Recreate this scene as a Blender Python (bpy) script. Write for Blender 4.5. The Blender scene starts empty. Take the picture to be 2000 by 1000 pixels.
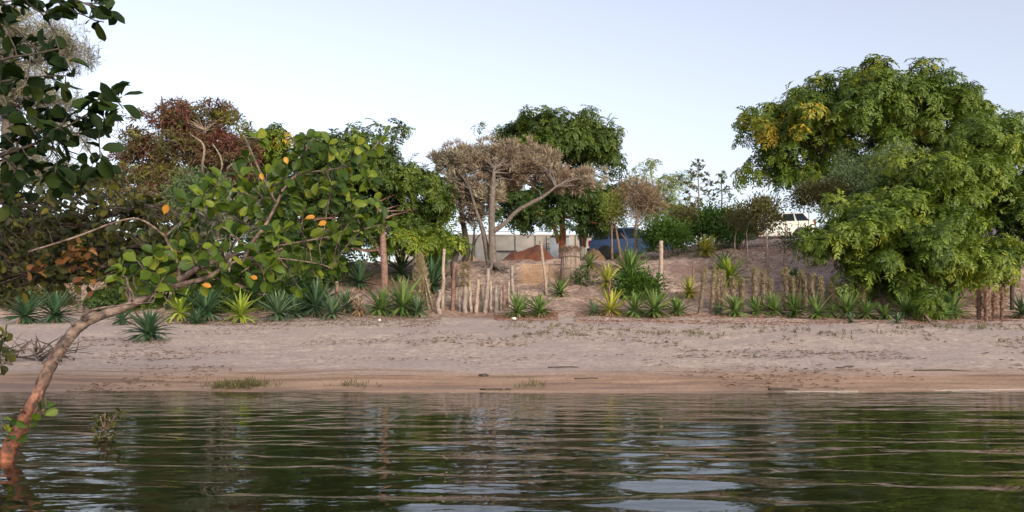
import bpy, math, random
import numpy as np
from mathutils import Vector, Matrix

R = math.radians
rng = np.random.default_rng(7)
random.seed(7)
scene = bpy.context.scene
col = scene.collection

# ------------------------------------------------------------------ camera
F = 1570.0      # focal length in photo pixels (photo 2000 px wide)
YH = 670.0      # horizon row in the photo
CH = 0.60       # camera height above the water
cam_d = bpy.data.cameras.new("camera")
cam = bpy.data.objects.new("camera", cam_d)
col.objects.link(cam)
cam.location = (0, 0, CH)
cam.rotation_euler = (R(90), 0, 0)
cam_d.sensor_width = 36.0
cam_d.lens = 36.0 * F / 2000.0
cam_d.shift_y = (YH - 500.0) / 2000.0
cam_d.clip_start = 0.05
cam_d.clip_end = 3000
scene.camera = cam

# ------------------------------------------------------------------ light
SUN_EL, SUN_AZ = 16.0, 152.0          # azimuth clockwise from +Y: behind the camera, to its right
world = bpy.data.worlds.new("World")
scene.world = world
world.use_nodes = True
wn = world.node_tree
bg = wn.nodes["Background"]
sky = wn.nodes.new("ShaderNodeTexSky")
sky.sky_type = 'NISHITA'
sky.sun_disc = False
sky.sun_elevation = R(SUN_EL)
sky.sun_rotation = R(SUN_AZ)
sky.air_density = 1.0
sky.dust_density = 3.0
sky.ozone_density = 1.0
hs = wn.nodes.new("ShaderNodeHueSaturation")      # thin even haze: paler blue all over
hs.inputs["Saturation"].default_value = 0.54
hs.inputs["Hue"].default_value = 0.522
wn.links.new(sky.outputs[0], hs.inputs["Color"])
wn.links.new(hs.outputs[0], bg.inputs[0])
bg.inputs[1].default_value = 0.15
sun_d = bpy.data.lights.new("sun", 'SUN')
sun_d.energy = 0.7
sun_d.angle = R(25)
sun_d.color = (1.0, 0.80, 0.62)
sun = bpy.data.objects.new("sun", sun_d)
col.objects.link(sun)
sv = Vector((math.sin(R(SUN_AZ)) * math.cos(R(SUN_EL)), math.cos(R(SUN_AZ)) * math.cos(R(SUN_EL)), math.sin(R(SUN_EL))))
sun.rotation_euler = sv.to_track_quat('Z', 'Y').to_euler()
sun.location = (10, -20, 20)

scene.view_settings.view_transform = 'Standard'
scene.view_settings.look = 'None'
scene.view_settings.gamma = 1.0
scene.view_settings.exposure = 1.04
scene.cycles.max_bounces = 8
scene.cycles.transparent_max_bounces = 16

# ------------------------------------------------------------------ helpers
def W(px, py, d):
    return np.array([(px - 1000.0) / F * d, d, CH + (YH - py) / F * d])

_tab = np.random.default_rng(3).random((256, 256))
def vnoise(x, y):
    x = np.asarray(x, float); y = np.asarray(y, float)
    xi = np.floor(x).astype(int); yi = np.floor(y).astype(int)
    fx = x - xi; fy = y - yi
    fx = fx * fx * (3 - 2 * fx); fy = fy * fy * (3 - 2 * fy)
    a = _tab[xi % 256, yi % 256]; b = _tab[(xi + 1) % 256, yi % 256]
    c = _tab[xi % 256, (yi + 1) % 256]; e = _tab[(xi + 1) % 256, (yi + 1) % 256]
    return (a * (1 - fx) + b * fx) * (1 - fy) + (c * (1 - fx) + e * fx) * fy - 0.5
def fbm(x, y, o=4):
    s = 0; a = 1.0
    for i in range(o):
        s = s + a * vnoise(x * 2 ** i + 17.3 * i, y * 2 ** i + 5.1 * i); a *= 0.5
    return s
def sstep(a, b, x):
    t = np.clip((np.asarray(x, float) - a) / (b - a), 0, 1)
    return t * t * (3 - 2 * t)

PD = [-80, -10, 0, 4, 8, 9.9, 12, 15, 18, 21, 22, 25, 29, 32, 42, 50, 80, 300, 1500]
PZ = [-3, -1.6, -1.0, -.55, -.17, 0, .2, .52, .88, 1.2, 1.32, 2.25, 3.46, 3.8, 4.55, 4.9, 5.5, 6, 8]
def ground_z(x, y):
    x = np.asarray(x, float); y = np.asarray(y, float)
    yy = y + 0.25 * np.sin(x * .21 + .5) + 0.16 * np.sin(x * .53 + 1.0) - 0.03 * np.clip(x, -10, 10)
    z = np.interp(yy, PD, PZ)
    z = z + 1.15 * sstep(2.5, 11, x) * sstep(25, 38, y)
    m = sstep(8.5, 12, y)
    z = z + m * (0.05 * fbm(x * .5, y * .9, 2) + 0.06 * fbm(x * 2.2, y * 2.6, 3) * sstep(11, 13.5, y))
    z = z + (.16 * fbm(x * .8 + 9, y * .8, 4) + .16 * fbm(x * 2.6, y * 3.4, 3)) * sstep(21.8, 24, y) * (1 - sstep(60, 90, y))
    return z
def hit(px, py):
    """where the ray through a photo pixel meets the ground"""
    ds = np.linspace(3.0, 60, 6000)
    x = (px - 1000.0) / F * ds
    z = CH + (YH - py) / F * ds
    g = ground_z(x, ds)
    below = (z < g) & (ds < 33.5)
    if below.any(): i = int(np.argmax(below))
    else:                         # just over the crest of the bank: stand it on the crest
        w = (ds > 22) & (ds < 32); i = int(np.argmin(np.where(w, z - g, 9)))
    d = ds[i]
    return np.array([x[i], d, float(g[i])])

def nodes_mat(name):
    m = bpy.data.materials.new(name); m.use_nodes = True
    nt = m.node_tree
    return m, nt, nt.nodes["Principled BSDF"], nt.nodes["Material Output"]
def ramp(nt, stops, src=None):
    r = nt.nodes.new("ShaderNodeValToRGB")
    el = r.color_ramp.elements
    while len(el) < len(stops): el.new(0.5)
    for e, (p, c) in zip(el, stops):
        e.position = p; e.color = (*c, 1)
    if src is not None: nt.links.new(src, r.inputs[0])
    return r
def noise(nt, scale, detail=4, vec=None, rough=.55, dim='3D'):
    n = nt.nodes.new("ShaderNodeTexNoise")
    n.inputs["Scale"].default_value = scale; n.inputs["Detail"].default_value = detail
    n.inputs["Roughness"].default_value = rough
    if vec is not None: nt.links.new(vec, n.inputs["Vector"])
    return n
def mathn(nt, op, a, b=None, clamp=False):
    n = nt.nodes.new("ShaderNodeMath"); n.operation = op; n.use_clamp = clamp
    for i, v in enumerate((a, b)):
        if v is None: continue
        if isinstance(v, (int, float)): n.inputs[i].default_value = v
        else: nt.links.new(v, n.inputs[i])
    return n.outputs[0]
def mixc(nt, fac, a, b, mode='MIX'):
    n = nt.nodes.new("ShaderNodeMix"); n.data_type = 'RGBA'; n.blend_type = mode
    if isinstance(fac, (int, float)): n.inputs[0].default_value = fac
    else: nt.links.new(fac, n.inputs[0])
    for i, v in ((6, a), (7, b)):
        if isinstance(v, tuple): n.inputs[i].default_value = (*v, 1)
        else: nt.links.new(v, n.inputs[i])
    return n.outputs[2]
def maprange(nt, v, a, b, c=0., e=1.):
    n = nt.nodes.new("ShaderNodeMapRange")
    n.inputs[1].default_value = a; n.inputs[2].default_value = b; n.inputs[3].default_value = c; n.inputs[4].default_value = e
    nt.links.new(v, n.inputs[0]); return n.outputs[0]
def bump(nt, h, bsdf, strength=.4, dist=.02):
    b = nt.nodes.new("ShaderNodeBump"); b.inputs["Strength"].default_value = strength; b.inputs["Distance"].default_value = dist
    nt.links.new(h, b.inputs["Height"]); nt.links.new(b.outputs[0], bsdf.inputs["Normal"]); return b

def simple(name, c1, c2=None, rough=.8, scale=6, bmp=.3, bd=.01, metal=0., detail=5):
    m, nt, p, o = nodes_mat(name)
    c2 = c2 or tuple(v * .75 for v in c1)
    tc = nt.nodes.new("ShaderNodeTexCoord")
    n = noise(nt, scale, detail, tc.outputs["Object"])
    r = ramp(nt, [(.38, c1), (.62, c2)], n.outputs[0])
    nt.links.new(r.outputs[0], p.inputs["Base Color"])
    p.inputs["Roughness"].default_value = rough; p.inputs["Metallic"].default_value = metal
    if bmp: bump(nt, n.outputs[0], p, bmp, bd)
    return m
def leafmat(name, stops, trans=.35, rough=.5, per_object=False, spec=.35):
    """foliage: leaf colour varies leaf by leaf"""
    m, nt, p, o = nodes_mat(name)
    if per_object:
        src = nt.nodes.new("ShaderNodeObjectInfo").outputs["Random"]
    else:
        a = nt.nodes.new("ShaderNodeAttribute"); a.attribute_name = "tint"; src = a.outputs["Fac"]
    r = ramp(nt, stops, src)
    tc = nt.nodes.new("ShaderNodeTexCoord")
    n = noise(nt, 9 if not per_object else 25, 3, tc.outputs["Object"])
    c = mixc(nt, .35, r.outputs[0], ramp(nt, [(.3, (.35, .35, .35)), (.7, (1.5, 1.5, 1.3))], n.outputs[0]).outputs[0], 'MULTIPLY')
    if per_object and name.startswith("leaf_"):      # paler midrib down the middle of the blade
        sx = nt.nodes.new("ShaderNodeSeparateXYZ"); nt.links.new(tc.outputs["Object"], sx.inputs[0])
        rib = maprange(nt, mathn(nt, 'ABSOLUTE', sx.outputs[1]), .006, .026, .5, 0)
        c = mixc(nt, rib, c, mixc(nt, 1.0, c, (1.9, 1.8, 1.5), 'MULTIPLY'))
    nt.links.new(c, p.inputs["Base Color"])
    p.inputs["Roughness"].default_value = rough
    p.inputs["Specular IOR Level"].default_value = spec
    t = nt.nodes.new("ShaderNodeBsdfTranslucent")
    nt.links.new(mixc(nt, 1.0, c, (1.2, 1.25, .6), 'MULTIPLY'), t.inputs[0])
    mx = nt.nodes.new("ShaderNodeMixShader"); mx.inputs[0].default_value = trans
    nt.links.new(p.outputs[0], mx.inputs[1]); nt.links.new(t.outputs[0], mx.inputs[2])
    nt.links.new(mx.outputs[0], o.inputs[0])
    return m

def tag(o, label=None, cat=None, group=None, kind=None):
    if label: o["label"] = label
    if cat: o["category"] = cat
    if group: o["group"] = group
    if kind: o["kind"] = kind
    return o
def empty(name, loc, label, cat, group=None, rz=0):
    e = bpy.data.objects.new(name, None); col.objects.link(e)
    e.location = tuple(float(v) for v in loc); e.rotation_euler = (0, 0, rz); e.empty_display_size = .2
    return tag(e, label, cat, group)
def link_obj(name, me, parent=None, loc=None, local=False):
    o = bpy.data.objects.new(name, me); col.objects.link(o)
    if parent is not None:
        o.parent = parent
        if not local:            # mesh is in world coordinates: undo the parent's place
            o.matrix_parent_inverse = (Matrix.Translation(parent.location) @ parent.rotation_euler.to_matrix().to_4x4()).inverted()
    if loc is not None: o.location = tuple(float(v) for v in loc)
    return o
def npmesh(name, v, f, mat, tint=None, smooth=False):
    """f: (n,4) or (n,3) int array or list of arrays with mixed sizes"""
    me = bpy.data.meshes.new(name)
    v = np.asarray(v, np.float32)
    fs = f if isinstance(f, list) else [f]
    fs = [np.asarray(a, np.int32) for a in fs if len(a)]
    me.vertices.add(len(v)); me.vertices.foreach_set("co", v.ravel())
    loops = np.concatenate([a.ravel() for a in fs])
    tot = np.concatenate([np.full(len(a), a.shape[1], np.int32) for a in fs])
    start = np.concatenate([[0], np.cumsum(tot)[:-1]]).astype(np.int32)
    me.loops.add(len(loops)); me.loops.foreach_set("vertex_index", loops)
    me.polygons.add(len(tot)); me.polygons.foreach_set("loop_start", start); me.polygons.foreach_set("loop_total", tot)
    me.polygons.foreach_set("use_smooth", np.full(len(tot), smooth))
    if tint is not None:
        a = me.attributes.new("tint", 'FLOAT', 'POINT'); a.data.foreach_set("value", np.asarray(tint, np.float32))
    me.update(); me.validate()
    if mat: me.materials.append(mat)
    return me

class MB:
    """collects quads and triangles into one mesh"""
    def __init__(s): s.v = []; s.q = []; s.t = []; s.n = 0; s.ti = []
    def add(s, v, q=None, t=None, tint=0.5):
        v = np.asarray(v, float).reshape(-1, 3)
        if q is not None and len(q): s.q.append(np.asarray(q, int) + s.n)
        if t is not None and len(t): s.t.append(np.asarray(t, int) + s.n)
        s.v.append(v); s.n += len(v)
        s.ti.append(np.full(len(v), tint) if np.isscalar(tint) else np.asarray(tint))
        return s
    def box(s, c, size, rot=None, tint=.5):
        x, y, z = [k / 2 for k in size]
        v = np.array([[a, b, d] for a in (-x, x) for b in (-y, y) for d in (-z, z)])
        if rot is not None: v = v @ np.array(rot).T
        return s.add(v + np.asarray(c), [[0, 1, 3, 2], [4, 6, 7, 5], [0, 4, 5, 1], [2, 3, 7, 6], [0, 2, 6, 4], [1, 5, 7, 3]], tint=tint)
    def tube(s, pts, rad, n=7, cap=True, wob=0., tint=.5):
        P = np.asarray(pts, float); m = len(P)
        rad = np.asarray(rad, float) if not np.isscalar(rad) else np.full(m, rad)
        T = np.gradient(P, axis=0); T /= np.linalg.norm(T, axis=1)[:, None] + 1e-9
        up = np.array([0.31, .2, .93]) if abs(T[0][2]) < .85 else np.array([1., .1, 0])
        N = up - T[0] * (up @ T[0]); N /= np.linalg.norm(N)
        V = []
        for i in range(m):
            N = N - T[i] * (N @ T[i]); N /= np.linalg.norm(N) + 1e-9
            B = np.cross(T[i], N)
            a = np.linspace(0, 2 * np.pi, n, endpoint=False)
            rr = rad[i] * (1 + wob * (rng.random(n) - .5))
            V.append(P[i] + np.outer(np.cos(a) * rr, N) + np.outer(np.sin(a) * rr, B))
        V = np.concatenate(V); q = []
        for i in range(m - 1):
            for k in range(n):
                q.append([i * n + k, i * n + (k + 1) % n, (i + 1) * n + (k + 1) % n, (i + 1) * n + k])
        t = []
        if cap:
            V = np.vstack([V, P[0], P[-1]]); a, b = m * n, m * n + 1
            for k in range(n):
                t.append([a, (k + 1) % n, k]); t.append([b, (m - 1) * n + k, (m - 1) * n + (k + 1) % n])
        return s.add(V, q, t, tint)
    def mesh(s, name, mat, smooth=False, tint=True):
        f = []
        if s.q: f.append(np.concatenate(s.q))
        if s.t: f.append(np.concatenate(s.t))
        return npmesh(name, np.concatenate(s.v), f, mat, np.concatenate(s.ti) if tint else None, smooth)
    def build(s, name, mat, parent=None, smooth=False, local=False, loc=None):
        return link_obj(name, s.mesh(name, mat, smooth), parent, loc, local)

def smooth_path(pts, k=4):
    P = np.asarray(pts, float); Q = np.vstack([2 * P[0] - P[1], P, 2 * P[-1] - P[-2]]); out = []
    for i in range(1, len(Q) - 2):
        for t in np.linspace(0, 1, k, endpoint=False):
            a, b, c, d = Q[i - 1], Q[i], Q[i + 1], Q[i + 2]
            out.append(.5 * (2 * b + (c - a) * t + (2 * a - 5 * b + 4 * c - d) * t * t + (3 * b - a - 3 * c + d) * t ** 3))
    out.append(P[-1]); return np.array(out)
def rot_to(a):
    """matrices turning +Z onto each row of a, with a random spin"""
    a = a / (np.linalg.norm(a, axis=1)[:, None] + 1e-9)
    n = len(a)
    ref = rng.normal(size=(n, 3))
    x = np.cross(ref, a); x /= np.linalg.norm(x, axis=1)[:, None] + 1e-9
    y = np.cross(a, x)
    return np.stack([x, y, a], axis=2)

# ------------------------------------------------------------------ materials
BARK_GREY = simple("bark_grey", (.15, .12, .105), (.085, .066, .058), .95, 14, .6, .02)
BARK_PALE = simple("bark_pale", (.30, .225, .185), (.17, .125, .10), .95, 14, .5, .01)
BARK_ORANGE = simple("bark_orange", (.42, .17, .08), (.26, .10, .05), .9, 9, .5, .02)
BARK_DARK = simple("bark_dark", (.075, .055, .045), (.04, .03, .025), .95, 14, .5, .02)
BARK_RED = simple("bark_red", (.22, .125, .10), (.12, .07, .055), .9, 12, .5, .015)
WHITEWASH = simple("whitewash", (.75, .70, .66), (.55, .48, .44), .9, 20, .3, .01)
DRY = simple("dry_cane", (.34, .26, .215), (.20, .15, .125), .95, 18, .4, .006)
TWIG = simple("twig", (.20, .145, .115), (.10, .075, .06), .95, 9, .2, .005)
GREYTWIG = simple("grey_twig", (.27, .215, .19), (.15, .12, .105), .95, 9, .2, .005)
CONCRETE = simple("concrete", (.52, .47, .42), (.40, .35, .31), .9, 1.3, .25, .01)
CONCRETE2 = simple("render_tan", (.50, .41, .34), (.40, .32, .26), .9, 1.3, .25, .01)
BLUEGREY = simple("bluegrey_metal", (.34, .37, .42), (.27, .29, .33), .55, 2, .05, .004)
RUST = simple("dark_iron", (.06, .055, .055), (.10, .07, .055), .7, 8, .2, .003)
REDSOIL = simple("red_soil", (.155, .048, .022), (.105, .032, .016), .97, 4, .7, .05, detail=8)
TANSOIL = simple("tan_soil", (.42, .27, .16), (.33, .20, .12), .97, 4, .6, .04, detail=8)
WHITEBIT = simple("white_plastic", (.72, .70, .67), (.58, .55, .52), .6, 5, .1, .003)
STONE = simple("stone", (.22, .20, .19), (.13, .12, .115), .9, 10, .6, .02)
THATCH = simple("thatch", (.40, .28, .22), (.24, .16, .125), .98, 26, .5, .01)

G_NEEM = leafmat("leaf_neem", [(0, (.035, .065, .010)), (.35, (.085, .135, .014)), (.65, (.15, .20, .022)), (.85, (.27, .28, .028)), (1, (.42, .29, .03))], .26, .55)
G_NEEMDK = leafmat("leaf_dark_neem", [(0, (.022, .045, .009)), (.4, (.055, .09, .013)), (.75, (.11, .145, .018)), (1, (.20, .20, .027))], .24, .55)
G_YELLOW = leafmat("leaf_big_tree", [(0, (.035, .065, .010)), (.35, (.08, .13, .014)), (.62, (.125, .165, .018)), (.82, (.28, .22, .02)), (1, (.46, .30, .03))], .26, .55)
G_SILVER = leafmat("leaf_silver", [(0, (.18, .11, .085)), (.4, (.25, .19, .15)), (.75, (.30, .255, .205)), (1, (.38, .35, .28))], .2, .8)
G_RED = leafmat("leaf_red", [(0, (.125, .042, .032)), (.25, (.125, .066, .045)), (.5, (.10, .075, .036)), (.75, (.095, .10, .028)), (1, (.17, .165, .034))], .25, .6)
G_GREY = leafmat("leaf_grey", [(0, (.09, .09, .075)), (.5, (.17, .18, .14)), (1, (.28, .28, .23))], .2, .8)
G_ACACIA = leafmat("leaf_acacia", [(0, (.06, .095, .05)), (.5, (.11, .155, .075)), (1, (.17, .21, .10))], .3, .7)
G_OLIVE = leafmat("leaf_olive", [(0, (.05, .05, .018)), (.5, (.10, .095, .03)), (1, (.17, .145, .05))], .3, .7)
G_CASU = leafmat("leaf_needles", [(0, (.12, .105, .085)), (.5, (.20, .18, .14)), (1, (.28, .26, .17))], .3, .8)
G_BUSH = leafmat("leaf_bush", [(0, (.02, .055, .012)), (.5, (.055, .12, .016)), (1, (.12, .19, .025))], .35, .5)
G_BROWNBUSH = leafmat("leaf_brown_twigs", [(0, (.14, .09, .065)), (.5, (.22, .15, .11)), (1, (.28, .21, .13))], .15, .9)
G_AIRY = leafmat("leaf_airy", [(0, (.08, .13, .025)), (.5, (.17, .23, .04)), (1, (.30, .31, .08))], .45, .5)
G_THORN = leafmat("leaf_thorny_stem", [(0, (.20, .145, .11)), (.5, (.26, .20, .135)), (1, (.25, .23, .115))], .2, .9)
G_REDSTEM = leafmat("leaf_red_stem", [(0, (.17, .085, .06)), (.5, (.24, .13, .09)), (1, (.30, .19, .12))], .2, .9)
# broad mangrove leaves, one object each: colour by leaf
BROAD_ST = [(0, (.018, .040, .008)), (.35, (.040, .075, .010)), (.65, (.080, .125, .014)), (.88, (.135, .18, .02)), (1, (.20, .21, .025))]
G_BROAD_O = leafmat("leaf_broad", BROAD_ST, .32, .5, True, .25)
G_BROAD = leafmat("leaf_broad_mass", BROAD_ST, .32, .5, False, .25)
BROADK_ST = [(0, (.007, .015, .005)), (.5, (.012, .025, .007)), (.85, (.022, .04, .009)), (1, (.045, .055, .012))]  # darker leaf copy: shade of the backlit overhead leaves put into its colour
G_BROADK_O = leafmat("leaf_broad_shaded", BROADK_ST, .18, .6, True, .12)
G_BROADK = leafmat("leaf_broad_shaded_mass", BROADK_ST, .18, .6, False, .12)
OLV_ST = [(0, (.016, .022, .007)), (.4, (.034, .040, .010)), (.75, (.06, .062, .014)), (.93, (.11, .10, .018)), (1, (.19, .155, .02))]
G_OLV_O = leafmat("leaf_olive_mangrove", OLV_ST, .3, .5, True, .3)
G_OLV = leafmat("leaf_olive_mangrove_mass", OLV_ST, .3, .5, False, .3)
G_ORANGE = leafmat("leaf_orange", [(0, (.42, .16, .02)), (1, (.52, .27, .03))], .35, .5, True)
G_DEADBR = leafmat("leaf_dead_brown", [(0, (.12, .05, .02)), (.6, (.22, .095, .033)), (1, (.32, .16, .055))], .3, .7, True)
def agmat(n, a, b, c): return leafmat(n, [(0, a), (.5, b), (1, c)], .15, .45, True, .4)
AG = {
 'dark': agmat("agave_dark", (.025, .06, .030), (.045, .095, .05), (.085, .15, .075)),
 'blue': agmat("agave_blue", (.045, .085, .045), (.08, .135, .07), (.14, .20, .11)),
 'green': agmat("agave_green", (.055, .11, .028), (.11, .18, .045), (.20, .27, .09)),
 'lime': agmat("agave_lime", (.12, .18, .02), (.22, .30, .03), (.34, .40, .07)),
 'yellow': agmat("agave_yellow", (.18, .20, .03), (.34, .34, .05), (.48, .45, .10)),
 'straw': agmat("agave_straw", (.18, .11, .065), (.28, .19, .12), (.38, .28, .19)),
}

# ground: sand, wet sand, bank soil, lake bed
def ground_material():
    m, nt, p, o = nodes_mat("ground_sand")
    geo = nt.nodes.new("ShaderNodeNewGeometry")
    sep = nt.nodes.new("ShaderNodeSeparateXYZ"); nt.links.new(geo.outputs["Position"], sep.inputs[0])
    n1 = noise(nt, .55, 5, geo.outputs["Position"])
    n2 = noise(nt, 7, 6, geo.outputs["Position"], .65)
    n3 = noise(nt, 60, 3, geo.outputs["Position"], .7)
    mp = nt.nodes.new("ShaderNodeMapping"); mp.inputs["Scale"].default_value = (.25, 1.6, 1)
    nt.links.new(geo.outputs["Position"], mp.inputs[0])
    n4 = noise(nt, 2.2, 5, mp.outputs[0], .6)
    dry = ramp(nt, [(.36, (.37, .285, .245)), (.5, (.49, .385, .335)), (.66, (.61, .49, .43))], n2.outputs[0]).outputs[0]
    dry = mixc(nt, mathn(nt, 'MULTIPLY', n3.outputs[0], .45), dry, (.24, .185, .165))
    grey = mixc(nt, maprange(nt, n1.outputs[0], .45, .62), dry, (.39, .31, .285))
    n5 = noise(nt, 16, 4, geo.outputs['Position'], .7)
    spk = maprange(nt, n5.outputs[0], .54, .62)
    grey = mixc(nt, mathn(nt, 'MULTIPLY', spk, .55), grey, (.16, .125, .11))
    wet = ramp(nt, [(.38, (.24, .148, .10)), (.5, (.36, .225, .15)), (.62, (.46, .30, .21))], n4.outputs[0]).outputs[0]
    # the swash zone: damp orange sand just above the waterline
    zz = mathn(nt, 'ADD', sep.outputs[2], mathn(nt, 'MULTIPLY', mathn(nt, 'SUBTRACT', n4.outputs[0], .5), .26))
    fw = maprange(nt, zz, .13, .24)
    wet = mixc(nt, mathn(nt, 'MULTIPLY', maprange(nt, n5.outputs[0], .56, .64), .45), wet, (.13, .085, .06))
    c = mixc(nt, fw, wet, grey)
    # bank: pinkish soil with dry bits
    bank = ramp(nt, [(.32, (.13, .088, .072)), (.45, (.29, .20, .165)), (.57, (.41, .305, .255)), (.7, (.50, .39, .33))], n2.outputs[0]).outputs[0]
    bank = mixc(nt, maprange(nt, n1.outputs[0], .5, .7), bank, (.21, .12, .092))
    yb = mathn(nt, 'ADD', sep.outputs[1], mathn(nt, 'MULTIPLY', mathn(nt, 'SUBTRACT', n1.outputs[0], .5), 3.0))
    c = mixc(nt, maprange(nt, yb, 20.8, 22.2), c, bank)
    # lake bed
    bed = ramp(nt, [(.35, (.085, .085, .045)), (.65, (.15, .14, .08))], n2.outputs[0]).outputs[0]
    c = mixc(nt, maprange(nt, zz, -.16, .0), bed, c)
    nt.links.new(c, p.inputs["Base Color"])
    rr = maprange(nt, zz, .0, .16, .45, .95); nt.links.new(rr, p.inputs["Roughness"])
    p.inputs["Specular IOR Level"].default_value = .25
    h = mathn(nt, 'ADD', n2.outputs[0], mathn(nt, 'MULTIPLY', n3.outputs[0], .3))
    bump(nt, mathn(nt, 'ADD', h, mathn(nt, 'MULTIPLY', n5.outputs[0], .6)), p, .8, .06)
    return m
GROUND = ground_material()

def axis(parts):
    out = []
    for a, b, n in parts: out.append(np.linspace(a, b, n, endpoint=False))
    return np.unique(np.concatenate(out))
def grid(xs, ys, zf):
    X, Y = np.meshgrid(xs, ys)
    Z = zf(X, Y)
    v = np.stack([X, Y, Z], -1).reshape(-1, 3)
    nx, ny = len(xs), len(ys)
    i = np.arange(nx * ny).reshape(ny, nx)
    q = np.stack([i[:-1, :-1], i[:-1, 1:], i[1:, 1:], i[1:, :-1]], -1).reshape(-1, 4)
    return v, q
xs = axis([(-900, -60, 24), (-60, -18, 60), (-18, 18, 160), (18, 60, 60), (60, 901, 25)])
ys = axis([(-80, 3, 30), (3, 9, 30), (9, 33, 150), (33, 60, 60), (60, 120, 20), (120, 1501, 24)])
v, q = grid(xs, ys, ground_z)
tag(link_obj("ground", npmesh("ground", v, q, GROUND, smooth=True)), "pale sand beach rising to a brushy bank", "ground", kind="structure")

# water
def saw(a):      # wavelets with a long near face and a short steep far face
    return -sum(math.sin(n * .42) / (n * .42) * np.sin(n * a) / n for n in range(1, 7))
def wave_z(X, Y):
    z = np.zeros_like(X)
    r2 = np.random.default_rng(21)
    for k, (lam, th) in enumerate([(.62, .03), (.50, .16), (.80, -.12), (.42, .30), (1.0, .10), (.36, -.28), (.56, -.02), (.47, .08)]):
        kx, ky = math.sin(th) * 2 * math.pi / lam, math.cos(th) * 2 * math.pi / lam
        env = np.clip(fbm(X * .42 + 11 * k, Y * .60 + 7 * k, 2) + .20, 0, .7) * 2.0
        wob = 5.0 * fbm(X * .50 + k * 3.1, Y * .60 + k, 2) + 1.2 * fbm(X * 1.7 + k * 2.1, Y * 1.7 + k, 2)
        z += .00175 * (lam / .45) ** .9 * env * saw(kx * X + ky * Y + r2.random() * 6.28 + wob) * (1 - .5 * sstep(6.4, 8.6, Y))
    for k in range(12):
        lam = .07 + .14 * r2.random()
        th = r2.normal(0, .55)
        kx, ky = math.sin(th) * 2 * math.pi / lam, math.cos(th) * 2 * math.pi / lam
        z += .00024 * np.sin(kx * X + ky * Y + r2.random() * 6.28 + fbm(X * 1.1 + k, Y * 1.1, 2) * 4) * (.42 + 2.0 * sstep(5.0, 7.2, Y) * np.clip(fbm(X * .35 + k, Y * .8, 2) + .45, 0, 1))
    return z
def water_z(X, Y):
    near = (1 - sstep(14, 26, np.abs(X))) * sstep(-6, 0, Y)
    return wave_z(X, Y) * near
WATER, nt, p, o = nodes_mat("water_surface")
geo = nt.nodes.new("ShaderNodeNewGeometry")
mp = nt.nodes.new("ShaderNodeMapping"); mp.inputs["Scale"].default_value = (.45, 1.5, 1)
nt.links.new(geo.outputs["Position"], mp.inputs[0])
n1 = noise(nt, 7.0, 3, mp.outputs[0], .5)
bp = nt.nodes.new("ShaderNodeBump"); bp.inputs["Strength"].default_value = .12; bp.inputs["Distance"].default_value = .02
nt.links.new(n1.outputs[0], bp.inputs["Height"])
gl = nt.nodes.new("ShaderNodeBsdfGlossy"); gl.inputs["Roughness"].default_value = .015; gl.inputs["Color"].default_value = (.96, .96, .96, 1)
nt.links.new(bp.outputs[0], gl.inputs["Normal"])
tr = nt.nodes.new("ShaderNodeBsdfTransparent"); tr.inputs[0].default_value = (.66, .70, .52, 1)
fr = nt.nodes.new("ShaderNodeFresnel"); fr.inputs[0].default_value = 1.33; nt.links.new(bp.outputs[0], fr.inputs["Normal"])
mx = nt.nodes.new("ShaderNodeMixShader")
nt.links.new(fr.outputs[0], mx.inputs[0]); nt.links.new(tr.outputs[0], mx.inputs[1]); nt.links.new(gl.outputs[0], mx.inputs[2])
nt.links.new(mx.outputs[0], o.inputs[0])
xs = axis([(-900, -40, 20), (-40, -12, 40), (-12, 12, 260), (12, 40, 40), (40, 901, 20)])
ys = axis([(-400, -20, 12), (-20, 1.5, 60), (1.5, 11.2, 420)])
v, q = grid(xs, ys, water_z)
tag(link_obj("water", npmesh("water", v, q, WATER, smooth=True)), "calm rippled greenish water reflecting trees and sand", "water", kind="structure")

# ------------------------------------------------------------------ foliage templates
def tpl_neem(fronds=8, L=.34, pairs=6, ll=.08, lw=.026, seed=0):
    r = np.random.default_rng(seed); V = []; Q = []
    for k in range(fronds):
        az = 2 * math.pi * (k + r.random() * .7) / fronds
        el = R(r.uniform(5, 65)); droop = R(r.uniform(70, 120)); Lk = L * r.uniform(.75, 1.15)
        pos = np.zeros(3); n = pairs + 1
        for i in range(n):
            t = (i + 1) / n
            e = el - droop * t
            d = np.array([math.cos(az) * math.cos(e), math.sin(az) * math.cos(e), math.sin(e)])
            pos = pos + d * Lk / n
            side = np.array([-math.sin(az), math.cos(az), 0]); nrm = np.cross(side, d)
            for sgn in (-1, 1):
                ld = d * .65 + side * sgn * .75 - np.array([0, 0, .25]) + r.normal(0, .12, 3)
                ld /= np.linalg.norm(ld)
                w = np.cross(ld, nrm + r.normal(0, .25, 3)); w /= np.linalg.norm(w)
                l = ll * (1 - .35 * abs(t - .5)) * r.uniform(.8, 1.2)
                b = len(V)
                V += [pos, pos + ld * l * .45 + w * lw * .5, pos + ld * l, pos + ld * l * .45 - w * lw * .5]
                Q.append([b, b + 1, b + 2, b + 3])
    return np.array(V), np.array(Q)
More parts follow.
